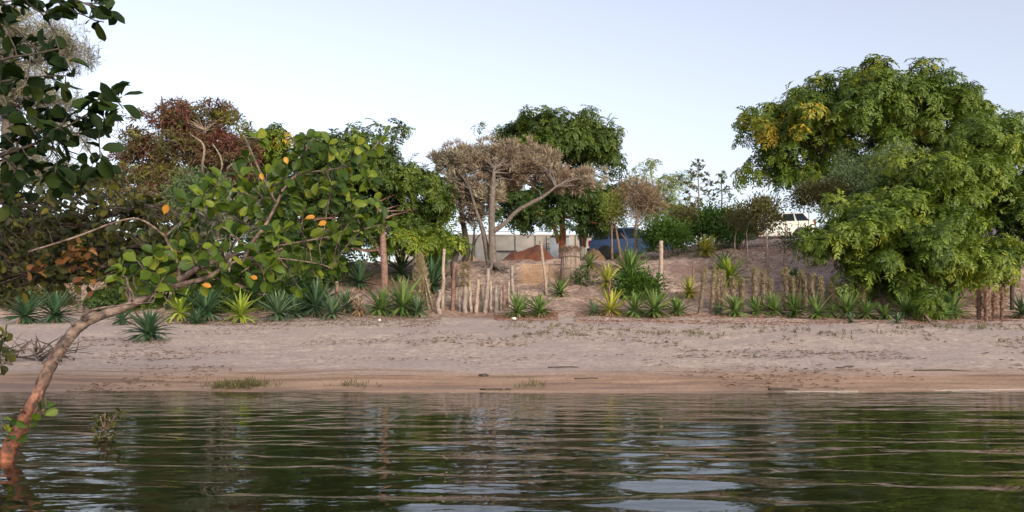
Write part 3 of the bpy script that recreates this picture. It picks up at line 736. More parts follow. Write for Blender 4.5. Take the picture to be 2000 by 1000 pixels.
umbrella("brown topped shrub with many grey stems right of the white car", [(1530, 520, 1535, 430, .025), (1545, 515, 1560, 430, .025), (1570, 505, 1580, 420, .025), (1590, 500, 1605, 420, .025)], [(1595, 385, 50, 24, 29.5, 0, 1.1, .3), (1552, 475, 30, 20, 28, 0, .6, .2), (1630, 380, 40, 22, 29.5, 0, .8, .4)], G_OLIVE, 29, GREYTWIG, UG)
umbrella("slim shrub with two pale upright stems in front of the hedge", [(1338, 475, 1334, 440, .03), (1339, 475, 1342, 440, .03)], [(1338, 425, 30, 20, 31.5, 0, .7, .45)], G_OLIVE, 31, BARK_PALE, UG)

# agave flower stalks
def stalk(label, px, base_y, top_y, d, n, leafy):
    b = col_at(px, d); t = W(px, top_y, d); h = t[2] - b[2]
    root = empty("agave_flower_stalk", b, label, "plant", "flower stalks of agaves")
    P = np.array([b + (t - b) * k for k in np.linspace(0, 1, 8)]); P[1:-1, :2] += rng.normal(0, .012, (6, 2))
    MB().tube(P, np.linspace(.055, .015, 8), 7).build("stem", GREYTWIG if leafy else BARK_DARK, root, True)
    for i in range(n):
        f = 1 - .62 * (i / n) ** .9 * (1 if not leafy else 1.0)
        a = i * 2.4 + rng.random(); s = P[0] + (P[-1] - P[0]) * f
        L = (.10 + .36 * min(1, (1 - f) * 3.2)) * rng.uniform(.8, 1.1)
        e = s + np.array([math.cos(a) * L, math.sin(a) * L, .16 * L + .05])
        br = MB().tube([s, (s + e) / 2 - [0, 0, .03], e], [.014, .011, .009], 5)
        ob = br.build("side_branch", GREYTWIG if leafy else BARK_DARK, root, True)
        bl = [dict(c=e + [0, 0, .03], r=np.array([.13, .13, .06]), t=.2 + .3 * rng.random())]
        if i < n - 5 or leafy:
            tag(link_obj("flower_head", leaf_mesh("flower_head", G_OLIVE if leafy else G_NEEMDK, bl, -5, [tpl_needle(10, .13, .022, .9, 100 + k) for k in range(3)]), root), kind="stuff")
    return root
stalk("taller agave flower stalk with dark flower heads above the hedge", 1364, 470, 320, 33, 24, True)
stalk("shorter thin agave flower stalk against the sky, right one of the pair", 1410, 430, 342, 35, 16, False)

# ------------------------------------------------------------------ agaves
def leaf_tpl(kind, seed):
    r = np.random.default_rng(seed); n = 7; V = []; Q = []
    drop = {'straight': .05, 'curved': .30, 'droop': .75}[kind]
    for i in range(n):
        t = i / (n - 1); w = .055 * (math.sin(math.pi * min(1, .12 + t * .88)) ** .8 * (1 - t * .55) + .25 * (1 - t)) if i < n - 1 else .002
        x = t * (1 - .25 * drop * t); z = -drop * t * t * .6 + .02 * math.sin(t * 3)
        V += [[x, -w, z + w * .45], [x, 0, z], [x, w, z + w * .45]]
    for i in range(n - 1):
        a = i * 3; Q += [[a, a + 3, a + 4, a + 1], [a + 1, a + 4, a + 5, a + 2]]
    return np.array(V), np.array(Q)
AGM = {}
for cname, mt in AG.items():
    for kd in ('straight', 'curved', 'droop'):
        v_, q_ = leaf_tpl(kd, 1)
        AGM[cname, kd] = npmesh("agave_leaf", v_, q_, mt, None, True)
def agave(label, px, py, wpx, hpx, colr, n=34, droop=.3, skirt=0, d=None, stem=0.):
    g = G(px, py) if d is None else col_at(px, d)
    k = g[1] / F; rad = wpx * k / 2 * 1.08; H = hpx * k * .88
    root = empty("agave", g - np.array([0, 0, .03]), label, "agave", "agaves along the beach and bank", rng.random() * 6.28)
    MB().tube([[0, 0, -.05], [0, 0, .22 * H + stem], [0, 0, .26 * H + stem + .08]], [.05, .045, .02], 7).build("core", BARK_DARK, root, local=True)
    root.rotation_euler = (rng.normal(0, .10), rng.normal(0, .10), rng.random() * 6.28)
    n = int(n * rng.uniform(1.6, 2.1)); n_all = n + skirt
    st = .26 * H + stem
    for i in range(n_all):
        dead = i >= n
        t = (i + .5) / n if not dead else 0
        az = i * 2.39996 + rng.normal(0, .14)
        el = R(-40 + 128 * t ** 1.0) + rng.normal(0, .08)
        if dead: el = R(rng.uniform(-70, -30))
        L = (rad * math.cos(el) + (H - st) * max(0, math.sin(el))) * rng.uniform(.86, 1.1)
        if el < 0: L = min(L * (1 + .12 * abs(math.sin(el))), (st + .03) / max(.05, math.sin(-el)) * 1.02)
        kd = 'straight' if rng.random() > droop + .2 * (1 - t) else ('droop' if rng.random() < droop * .6 else 'curved')
        if el < R(-12): kd = 'straight'
        o = bpy.data.objects.new("leaf", AGM['straw' if dead else colr, kd]); col.objects.link(o); o.parent = root
        o.location = (.02 * math.cos(az), .02 * math.sin(az), st + .06 * t)
        o.rotation_euler = (rng.normal(0, .15), -el, az); wsc = rng.uniform(.58, .85) * min(1.0, .42 + .5 * rad / .55)
        o.scale = (L, wsc, wsc)
    return root
AGAVES = [
 ("dark green agave at the far left edge of the beach", 45, 632, 105, 68, 'dark', 34, .4, 6),
 ("dark green agave second from the left edge, beside the first", 105, 631, 105, 68, 'dark', 34, .4, 6),
 ("small grey agave behind the leaning trunk above the lone agave", 238, 634, 62, 34, 'dark', 22, .4, 4),
 ("lone dark agave standing out on the open sand at left", 287, 664, 98, 58, 'dark', 40, .6, 4),
 ("drooping yellow green agave under the leaning branch", 352, 627, 80, 66, 'lime', 28, .5, 10),
 ("dark agave between the two yellow green ones at left", 405, 628, 95, 74, 'dark', 36, .4, 6),
 ("low small dark agave below the yellow green ones at left", 384, 634, 60, 30, 'dark', 20, .4, 2),
 ("bright lime agave with fan of drooping leaves under the mangrove", 470, 630, 88, 62, 'lime', 32, .5, 10),
 ("blue green agave just right of the bright lime one", 545, 627, 80, 62, 'blue', 34, .3, 4),
 ("small dark agave squeezed behind the blue green one", 578, 622, 60, 50, 'dark', 24, .3, 2),
 ("large dark green agave in the middle of the left row", 615, 618, 105, 78, 'dark', 40, .25, 6),
 ("blue green agave at the foot of the short post", 652, 624, 75, 52, 'blue', 32, .3, 4),
 ("blue green agave just left of the dried straw one", 677, 612, 65, 54, 'blue', 28, .25, 2),
 ("dried straw coloured agave with hanging dead leaves", 702, 617, 52, 52, 'straw', 14, .9, 26),
 ("green agave at the foot of the straight reddish trunk", 742, 616, 88, 54, 'green', 34, .35, 6),
 ("tall fresh green agave beside the leaning brush bundle", 785, 616, 92, 78, 'green', 38, .25, 6),
 ("smaller green agave at the foot of the leaning brush bundle", 818, 619, 68, 44, 'blue', 28, .35, 4),
 ("dark agave up the slope left of the reddish trunk", 702, 566, 90, 62, 'dark', 34, .3, 4),
 ("dark agave up the slope right of the reddish trunk", 782, 548, 100, 66, 'dark', 36, .3, 4),
 ("large dark shaded agave behind the thin pale post", 848, 575, 100, 80, 'dark', 38, .4, 6),
 ("green agave at the right end of the weathered posts, left of a pair", 1010, 620, 66, 50, 'green', 32, .3, 4),
 ("brownish green drooping agave, right one of the pair by the posts", 1055, 619, 74, 46, 'green', 34, .6, 14),
 ("small agave below the thatch bundle", 1096, 580, 52, 38, 'green', 24, .35, 4),
 ("small green agave up the slope right of the thatch bundle", 1150, 524, 50, 30, 'green', 22, .3, 0),
 ("olive agave with brown dead skirt above the bright yellow one", 1185, 562, 68, 48, 'yellow', 26, .35, 24),
 ("big dense dark green agave on the slope below the twiggy tree", 1226, 548, 82, 66, 'green', 60, .15, 8),
 ("bright yellow agave at the sand's edge", 1193, 618, 80, 54, 'yellow', 32, .2, 18),
 ("small greyish agave tucked left of the bright yellow one", 1160, 617, 40, 30, 'blue', 18, .3, 2),
 ("green agave just right of the bright yellow one", 1238, 620, 62, 50, 'green', 30, .3, 4),
 ("large green agave at the foot of the pale post", 1277, 620, 82, 56, 'green', 38, .3, 4),
 ("faded agave left of the thorny columns", 1326, 617, 58, 40, 'green', 28, .35, 6),
 ("yellow green agave up the slope left of the thorny columns", 1348, 582, 58, 42, 'yellow', 26, .3, 10),
 ("yellow agave with dead skirt on top of the bank by the hedge", 1378, 500, 62, 42, 'yellow', 34, .25, 26),
 ("large yellow green agave behind the first thorny columns", 1427, 556, 76, 56, 'lime', 40, .25, 14),
 ("bluish agave behind the large yellow green one", 1412, 528, 58, 36, 'blue', 26, .2, 2),
 ("tiny pale agave in front of the leftmost thorny columns", 1403, 616, 28, 26, 'blue', 14, .2, 0),
 ("leftmost agave of the long row below the thorny columns", 1437, 619, 64, 44, 'green', 32, .3, 6),
 ("second agave from the left in the row below the thorny columns", 1480, 617, 54, 40, 'green', 28, .3, 4),
 ("third agave from the left in the row below the thorny columns", 1516, 617, 58, 50, 'green', 30, .25, 4),
 ("fourth agave from the left in the row below the thorny columns", 1555, 621, 64, 52, 'green', 32, .25, 4),
 ("fifth agave from the left in the row below the thorny columns", 1598, 623, 66, 50, 'green', 34, .3, 6),
 ("narrow agave between the fifth and the tall one of the row", 1624, 620, 36, 34, 'green', 18, .2, 2),
 ("tall agave at the left edge of the drooping tree", 1655, 622, 68, 52, 'green', 32, .25, 4),
 ("small agave in front of the tall one by the drooping tree", 1662, 630, 30, 22, 'blue', 14, .2, 0),
 ("dim agave under the drooping tree, left of the dead leaved ones", 1692, 622, 52, 40, 'green', 26, .35, 8),
 ("shaded drooping agave under the middle of the drooping tree", 1728, 624, 54, 32, 'green', 26, .5, 10),
 ("tiny pale agave at the sand's edge under the drooping tree", 1752, 632, 32, 22, 'blue', 14, .2, 0),
 ("shaded agave just left of the green sprout", 1768, 622, 62, 46, 'green', 28, .4, 10),
 ("drooping agave just right of the green sprout", 1840, 624, 56, 36, 'green', 26, .5, 8),
 ("large spiky agave at the right end of the drooping tree", 1864, 622, 84, 58, 'green', 34, .35, 8),
 ("blue agave up the slope behind the thorny columns", 1548, 556, 44, 38, 'blue', 26, .2, 0),
 ("agave cut off by the right edge", 1998, 622, 56, 50, 'blue', 28, .25, 4),
]
for a in AGAVES:
    agave(a[0], a[1], a[2], a[3], a[4], a[5], a[6], a[7], a[8])

# ------------------------------------------------------------------ posts and thorny columns
def post(label, px, y0, y1, wpx, mat, name="fence_post", lean=0., fuzzy=0, group="weathered posts", cat="post"):
    g = G(px, y1); d = g[1]; k = d / F; t = W(px + lean, y0, d); r = wpx * k / 2
    n = 7; P = np.array([g - [0, 0, .1] + (t - g + [0, 0, .1]) * s for s in np.linspace(0, 1, n)]); P[1:-1, :2] += rng.normal(0, r * .35, (n - 2, 2))
    root = empty(name, g, label, cat, group)
    MB().tube(P, r * np.array([1.15, 1.05, 1, .97, .95, .92, .8]) * rng.uniform(.9, 1.1, n), 8, wob=.25).build("shaft", mat, root, True)
    if fuzzy:
        fz = P[4:]
        bl = [dict(c=p, r=np.array([r * 1.4, r * 1.4, .07]), t=.4) for p in fz]
        link_obj("dry_tuft", leaf_mesh("dry_tuft", G_THORN, bl, -fuzzy, [tpl_needle(12, .12, .008, .8, 120)]), root)
    return root
post("short thick grey post at the left end of the weathered posts", 858, 566, 612, 10, GREYTWIG)
post("tall thin pale post beside the short thick one", 864, 486, 606, 7, DRY, lean=4)
post("reddish weathered post third from the left, leaning right", 884, 512, 606, 9, BARK_RED, lean=5)
post("weathered post with a fuzzy pale top, left of the silvery tree", 909, 522, 610, 9, GREYTWIG, fuzzy=60)
post("short slim weathered post below the silvery tree's left side", 930, 546, 610, 8, DRY, lean=3)
post("broad weathered post directly below the silvery tree's trunk", 947, 524, 611, 9, GREYTWIG, lean=6)
post("slim weathered post right of the broad one", 970, 560, 610, 8, GREYTWIG)
post("short dark weathered post left of the agave pair", 985, 556, 606, 7, BARK_RED)
post("upright weathered post at the right end of the group", 1000, 518, 596, 8, GREYTWIG)
post("thin grey stake behind the reddish leaning post", 897, 540, 607, 6, GREYTWIG, lean=2)
post("thin grey stake between the fuzzy topped post and the short slim one", 920, 550, 609, 6, DRY, lean=-2)
post("thin brown stake left of the broad post below the silvery tree", 939, 556, 609, 5, TWIG, lean=1)
post("grey stake right behind the broad post below the silvery tree", 959, 548, 608, 7, DRY, lean=-1)
post("short grey stake left of the short dark post", 978, 566, 607, 6, GREYTWIG, lean=1)
post("thin grey stake left of the upright end post", 993, 548, 602, 5, DRY, lean=1)
post("short pinkish post among the left agaves", 658, 550, 592, 8, BARK_RED)
post("tall leaning pale pole in front of the red earth heap", 1068, 470, 576, 6, DRY, lean=-12)
post("thin dark stick right of the leaning pale pole", 1073, 516, 560, 3, TWIG)
post("straight pale post on the open slope", 1290, 470, 580, 9, DRY, lean=1)
post("thin dark stake on the slope right of the straight pale post", 1354, 508, 556, 4, TWIG, lean=1)
post("short dark red flower stump above the bright yellow agave", 1191, 545, 592, 4, BARK_RED)
def column(label, px, y0, y1, wpx, mat=G_THORN, lean=0., core=TWIG, group="thorny living fence columns", n=330):
    g = G(px, y1); d = g[1]; k = d / F; t = W(px + lean, y0, d); r = wpx * k / 2 * .8
    P = np.array([g + (t - g) * s for s in np.linspace(0, 1, 9)]); P[1:-1, :2] += rng.normal(0, r * .12, (7, 2))
    root = empty("thorny_column", g, label, "plant", group)
    MB().tube(np.vstack([g - [0, 0, .1], P]), r * .62 * np.array([.8, .8, .9, 1, 1, 1, 1, .95, .85, .45]), 8, wob=.2).build("stem", core, root, True)
    s = rng.random(n) ** .85; a = rng.random(n) * 6.28
    prof = np.interp(s, [0, .15, .8, .95, 1], [.5, .8, 1, .8, .35])
    c = np.stack([np.interp(s, np.linspace(0, 1, 9), P[:, i]) for i in range(3)], 1)
    out = np.stack([np.cos(a), np.sin(a), np.zeros(n)], 1)
    c = c + out * (r * .55 * prof)[:, None]
    ax = out + np.array([0, 0, .8]); M = rot_to(ax); tv, tq = tpl_needle(5, r * .7, .007, .5, int(px))
    vv = np.einsum('nij,vj->nvi', M, tv) + c[:, None]
    qq = tq[None] + (np.arange(n) * len(tv))[:, None, None]
    ti = np.clip(.1 + .7 * s + rng.normal(0, .18, n), 0, 1)
    TRIS[0] += 2 * n * len(tq)
    link_obj("spines", npmesh("spines", vv.reshape(-1, 3), qq.reshape(-1, 4), mat, np.repeat(ti, len(tv))), root)
    return root
for a in [
 ("leftmost tall thorny column, leaning right", 1366, 524, 612, 15, 12), ("second thorny column from the left, slim and upright", 1390, 522, 612, 14, 5),
 ("narrow thorny column squeezed behind the slim upright one", 1401, 532, 609, 13, 2), ("narrow thorny column right of the thick joined pair", 1504, 545, 607, 13, 0), ("narrow thorny column left of the one before the blue agave", 1548, 540, 608, 14, 0), ("shaded thorny column deep under the drooping tree", 1662, 560, 613, 15, 0), ("rightmost shaded thorny column under the drooping tree", 1684, 562, 614, 15, 0),
 ("third thorny column from the left, broad, beside the slim one", 1411, 530, 606, 20, -2), ("broad thorny column in front of the yellow green agave", 1431, 542, 606, 20, -2),
 ("thorny column right of the yellow green agave", 1449, 545, 602, 16, 0), ("left one of the thick joined thorny columns by the pale bent stem", 1474, 524, 604, 20, 0),
 ("right one of the thick joined thorny columns by the pale bent stem", 1491, 528, 606, 18, 0), ("single rounded thorny column left of the blue agave", 1536, 526, 606, 20, 0),
 ("thorny column directly in front of the blue agave", 1560, 530, 606, 22, 6), ("thin thorny column right of the blue agave", 1575, 540, 608, 14, -2),
 ("left one of the twin thorny columns near the drooping tree", 1588, 535, 608, 18, 0), ("right one of the twin thorny columns near the drooping tree", 1605, 540, 610, 18, -3),
 ("dim thorny column half under the drooping tree's left side", 1624, 552, 612, 17, 0), ("last thorny column under the drooping tree's left side", 1641, 556, 612, 16, 0)]:
    column(a[0], a[1], a[2], a[3], a[4], lean=a[5])
for i, a in enumerate([("leftmost of the reddish brown stems near the right edge", 1912, 566, 624, 14), ("second of the reddish brown stems near the right edge", 1926, 560, 626, 15),
          ("third of the reddish brown stems near the right edge", 1942, 570, 626, 14), ("rightmost of the reddish brown stems near the right edge", 1957, 562, 624, 13)]):
    column(a[0], a[1], a[2], a[3], a[4], mat=G_REDSTEM, core=BARK_RED, group="reddish stems near the right edge", n=220)
# leaning brush bundle by the left posts
g = G(838, 606); root = empty("brush_bundle", g, "leaning bundle of dry yellowish brush left of the weathered posts", "brush")
tp_ = W(820, 506, g[1] + .3)
for i in range(26):
    b = g + np.array([rng.uniform(-.38, .16), rng.normal(0, .08), -.03]); t = tp_ + rng.normal(0, .06, 3) + np.array([0, 0, rng.uniform(-.25, .05)])
    P = limb_path(b, t, .02, 5); MB().tube(P, np.linspace(.02, .012, 5), 5, wob=.2).build("cane", DRY, root, True)
bl = [dict(c=g + (tp_ - g) * s + np.array([-.18 * (1 - s), 0, 0]), r=np.array([.28 * (1.1 - s), .12, .16]), t=.6) for s in np.linspace(.1, .95, 8)]
link_obj("dry_tuft", leaf_mesh("dry_tuft", G_THORN, bl, -60, [tpl_needle(10, .16, .008, .5, 130 + k) for k in range(3)], up=1.6), root)

# thatch bundle
g = G(1114, 552); k = g[1] / F
root = empty("thatch_bundle", g, "upright barrel shaped bundle of dry reeds tied twice on the slope", "bundle")
Hh = 62 * k; Rr = 18.5 * k
MB().tube([g - [0, 0, .05], g + [0, 0, Hh * .5], g + [0, 0, Hh * .96]], [Rr * .95, Rr * .93, Rr * .85], 16).build("core", THATCH, root, True)
for i in range(150):
    a = i * 2.39996; rr = Rr * rng.uniform(.93, 1.05)
    b = g + np.array([math.cos(a) * rr, math.sin(a) * rr, -.03]); h = Hh * rng.uniform(.9, 1.06)
    t = g + np.array([math.cos(a + .05) * rr * .9, math.sin(a + .05) * rr * .9, h])
    MB().tube([b, (b + t) / 2 + np.array([math.cos(a), math.sin(a), 0]) * .015, t], [.013, .013, .009], 4).build("reed", [THATCH, DRY, GREYTWIG][i % 3], root, True)
bl = [dict(c=g + np.array([0, 0, Hh * 1.0]), r=np.array([Rr, Rr, .08]), t=.3)]
link_obj("frayed_top", leaf_mesh("frayed_top", G_BROWNBUSH, bl, -120, [tpl_needle(8, .16, .008, 1.2, 140)]), root)
for s in (.42, .8):
    a = np.linspace(0, 2 * math.pi, 25); MB().tube(np.stack([g[0] + np.cos(a) * Rr * 1.06, g[1] + np.sin(a) * Rr * 1.06, np.full(25, g[2] + Hh * s) + .01 * np.sin(a * 3)], 1), .014, 5, cap=False).build("tie", TWIG, root, True)

# woven cane panel on the slope below the earth heap
a0 = G(1008, 556); a1 = G(1112, 550)
pz = .78
root = empty("woven_panel", (a0 + a1) / 2, "low woven cane panel holding the slope below the red earth heap", "fence")
u = (a1 - a0); u[2] = 0; Lp = np.linalg.norm(u); u /= Lp
nrm = np.array([-u[1], u[0], 0]); up_ = np.array([0, 0, 1.]) * .9 + np.array([0, 1., 0]) * .5
base = a0 + np.array([0, 0, -.02])
for sgn in (-1, 1):
    for i in range(-9, 22):
        s0 = i * Lp / 20; pts = []
        lo, hi = max(0, -sgn * s0 if sgn > 0 else (s0 - Lp)), pz
        p0 = s0; p1 = s0 + sgn * pz
        ts = np.linspace(0, 1, 5); xs_ = p0 + (p1 - p0) * ts; ok = (xs_ > 0) & (xs_ < Lp)
        if ok.sum() < 2: continue
        pts = [base + u * x + up_ * (t * pz) + np.array([0, -.012 * sgn, 0]) for x, t in zip(xs_[ok], ts[ok])]
        MB().tube(pts, .011, 4).build("cane", TANSOIL, root)
for t in (0.03, pz): MB().tube([base + up_ * t, base + u * Lp * .5 + up_ * t, base + u * Lp + up_ * t], .02, 5).build("rail", DRY, root)

# ------------------------------------------------------------------ terrace things
def heap(name, label, px, d, wpx, hpx, prof, mat, depth, y_top):
    c = col_at(px, d); k = d / F; nx, ny = 44, 16
    top = W(px, y_top, d)[2]; H = max(top - c[2], .3)
    xs_ = np.linspace(-1, 1, nx); ys_ = np.linspace(-1, 1, ny)
    V = []
    for y in ys_:
        for x in xs_:
            hh = np.interp(x, [p[0] for p in prof], [p[1] for p in prof]) * max(0, 1 - abs(y) ** 1.5)
            hh = hh * H + .05 * H * float(fbm(x * 5 + px, y * 4, 3)) * (hh > .02)
            X = c[0] + x * wpx * k / 2; Y = c[1] + y * depth
            V.append([X, Y, min(float(ground_z(X, Y)), c[2]) - .06 + hh])
    i = np.arange(nx * ny).reshape(ny, nx)
    q = np.stack([i[:-1, :-1], i[:-1, 1:], i[1:, 1:], i[1:, :-1]], -1).reshape(-1, 4)
    return tag(link_obj(name, npmesh(name, np.array(V), q, mat, smooth=True)), label, "heap")
heap("earth_heap", "heap of dark red earth on the terrace in front of the wall", 1030, 33, 128, 40, [(-1, 0), (-.75, .3), (-.55, .52), (-.42, .68), (-.3, .65), (-.05, .75), (.3, 1), (.42, .97), (.7, .5), (1, 0)], REDSOIL, 1.5, 474)
heap("sand_heap", "small pale sand heap between the left trunks in front of the wall", 915, 37, 60, 30, [(-1, 0), (-.5, .5), (-.1, 1), (.2, .85), (1, 0)], TANSOIL, 1.2, 488)
heap("sand_heap", "tan sand heap beside the whitewashed trunk", 1160, 41, 66, 25, [(-1, 0), (-.5, .65), (-.1, 1), (.3, .8), (1, 0)], TANSOIL, 1.2, 480)
def lump(name, label, px, py, w, h, mat, cat, d=None, dz=0.):
    g = G(px, py) if d is None else col_at(px, d); k = g[1] / F
    m = MB(); n, r = 10, 6; V = []
    for i in range(r):
        th = math.pi * (i + .5) / r
        for j in range(n):
            a = 2 * math.pi * j / n; q_ = 1 + .35 * (rng.random() - .5)
            V.append([math.sin(th) * math.cos(a) * w * k / 2 * q_, math.sin(th) * math.sin(a) * w * k * .4 * q_, (math.cos(th) * .5 + .38) * h * k * q_])
    Q = [[i * n + j, i * n + (j + 1) % n, (i + 1) * n + (j + 1) % n, (i + 1) * n + j] for i in range(r - 1) for j in range(n)]
    V += [[0, 0, .9 * h * k], [0, 0, -.12 * h * k]]
    T = [[n * r, (j + 1) % n, j] for j in range(n)] + [[n * r + 1, (r - 1) * n + j, (r - 1) * n + (j + 1) % n] for j in range(n)]
    m.add(np.array(V) + g + [0, 0, dz], Q, T)
    return tag(m.build(name, mat, smooth=True), label, cat)
lump("sack", "pale sack lying in front of the red earth heap", 1040, 512, 22, 7, WHITEBIT, "sack", d=32.2, dz=.12)
lump("sack", "white bag left of the red earth heap by the wall", 985, 498, 16, 12, WHITEBIT, "sack", d=37, dz=.1)
lump("boulder", "grey pale boulder left of the thatch bundle's top", 1086, 500, 20, 9, STONE, "rock", d=33.5, dz=.1)
# timber edging of the terrace
for (xa, xb, lab) in ((845, 890, "dark timber edging board left of the thin trunk"), (916, 960, "dark timber edging board just left of the silvery tree")):
    p0 = W(xa, 516, 29.6); p1 = W(xb, 515, 29.6)
    tag(MB().box((p0 + p1) / 2, (p1[0] - p0[0], .06, .16)).build("edging_board", RUST), lab, "board")

# wall with panels
dW = 50.
wall = empty("compound_wall", col_at(1010, dW), "long pale concrete panel wall behind the terrace", "wall")
xa, xb = W(770, 0, dW)[0], W(1320, 0, dW)[0]; ztop = W(0, 461, dW)[2]; zbot = min(float(ground_z(x, dW)) for x in np.linspace(xa, xb, 9)) - .3
np_ = 14; wpan = (xb - xa) / np_; pan = None
for i in range(np_):
    x0 = xa + i * wpan
    o = MB().box((x0 + wpan / 2, dW + rng.normal(0, .008), (zbot + ztop) / 2), (wpan - .07, .10, ztop - zbot)).build("panel", CONCRETE if x0 < W(1130, 0, dW)[0] else CONCRETE2, wall)
    if i: MB().box((x0, dW, (zbot + ztop) / 2), (.09, .15, ztop - zbot + .03)).build("pillar", STONE, wall)
MB().box(((xa + xb) / 2, dW, ztop + .045), (xb - xa, .16, .08)).build("coping", CONCRETE2, wall)
MB().tube([[x, dW, ztop + .30 + .03 * math.sin(x * 2.)] for x in np.linspace(xa, xb, 40)], .018, 4).build("wire", RUST, wall)
MB().box((W(985, 0, dW)[0], dW - .1, W(0, 491, dW)[2]), (1.6, .08, .08)).build("ledge", RUST, wall)
# ladder leaning on it
lx, dl = W(1075, 0, 49.5)[0], 49.5
lad = empty("ladder", on_ground(lx, dl), "dark iron ladder leaning on the concrete wall", "ladder")
zb = float(ground_z(lx, dl))
for s in (-1, 1):
    MB().tube([[lx + s * .25 - .05, dl - .25, zb], [lx + s * .22, dl + .3, W(0, 460, dl)[2]]], .035, 5).build("rail", RUST, lad)
for i in range(7):
    t = (i + .5) / 7; z = zb + (W(0, 460, dl)[2] - zb) * t; y = dl - .25 + .55 * t
    MB().tube([[lx - .28, y, z], [lx + .25, y, z]], .025, 5).build("rung", RUST, lad)
# blue grey sheet gate and shed
gt = empty("sheet_gate", on_ground(W(1092, 0, 48.8)[0], 48.8), "blue grey sheet metal gate right of the ladder", "gate")
zg = float(ground_z(W(1092, 0, 48.8)[0], 48.8))
for i in range(2):
    MB().box((W(1083 + 19 * i, 0, 48.8)[0], 48.8, zg + 1.1), (.57, .05, 2.2)).build("leaf_panel", BLUEGREY, gt)
MB().box((W(1092.5, 0, 48.8)[0], 48.76, zg + 2.15), (1.2, .06, .07)).build("top_rail", RUST, gt)
shx = W(845, 0, 44)[0]; shz = float(ground_z(shx, 44))
sh = empty("small_shed", (shx, 44, shz), "small blue grey shed with dark doorway behind the left trees", "building")
zt = W(0, 470, 44)[2]
MB().box((shx, 44.9, (shz + zt) / 2), (1.5, 1.8, zt - shz)).build("wall", BLUEGREY, sh)
MB().box((shx, 44.9, zt + .05), (1.8, 2.1, .09)).build("roof", CONCRETE, sh)
MB().box((shx + .45, 43.98, shz + .95), (.42, .05, 1.9)).build("door", RUST, sh)
MB().box((shx + .75, 43.95, (shz + zt) / 2), (.08, .08, zt - shz)).build("corner_post", RUST, sh)
# distant house at the right edge
hx = W(2005, 0, 46)[0]; hz = float(ground_z(hx, 46))
hs = empty("far_house", (hx, 46, hz), "pale house glimpsed through leaves at the right edge", "building")
zt = W(0, 408, 46)[2]
MB().box((hx, 48, (hz + zt) / 2), (2.4, 3, zt - hz)).build("wall", CONCRETE, hs)
MB().box((hx, 48, zt + .07), (2.9, 3.5, .12)).build("roof", CONCRETE2, hs)
MB().box((hx + .1, 46.48, hz + 1.6), (.7, .06, .9)).build("window", RUST, hs)

# ------------------------------------------------------------------ vehicles
def paint(name, c):
    m, nt, p, o = nodes_mat(name)
    tc = nt.nodes.new("ShaderNodeTexCoord"); n = noise(nt, 3, 5, tc.outputs["Object"])
    nt.links.new(mixc(nt, maprange(nt, n.outputs[0], .45, .75, 0, .35), c, tuple(v * .6 + .08 for v in c)), p.inputs["Base Color"])
    p.inputs["Roughness"].default_value = .35; p.inputs["Coat Weight"].default_value = .4
    return m
BLUE = paint("paint_blue", (.05, .095, .22)); WHITE = paint("paint_white", (.74, .74, .74)); DKTRIM = simple("dark_trim", (.02, .02, .022), None, .6, 5, 0)
TYRE = simple("tyre_rubber", (.018, .018, .018), None, .85, 10, .1); RIM = simple("wheel_rim", (.35, .35, .36), None, .4, 5, 0, metal=.7)
GLASS, nt, p, o = nodes_mat("car_glass"); p.inputs["Base Color"].default_value = (.02, .03, .045, 1); p.inputs["Roughness"].default_value = .06; p.inputs["Specular IOR Level"].default_value = .8
REDL = simple("tail_lamp", (.35, .02, .015), None, .3, 5, 0); LAMP = simple("head_lamp", (.7, .7, .68), None, .2, 5, 0)
def ring(x, zb, zt, hw):
    c = .28; h = zt - zb
    return [[x, -hw, zb + c * h], [x, -hw * .9, zb], [x, hw * .9, zb], [x, hw, zb + c * h], [x, hw, zt - c * h], [x, hw * .93, zt], [x, -hw * .93, zt], [x, -hw, zt - c * h]]
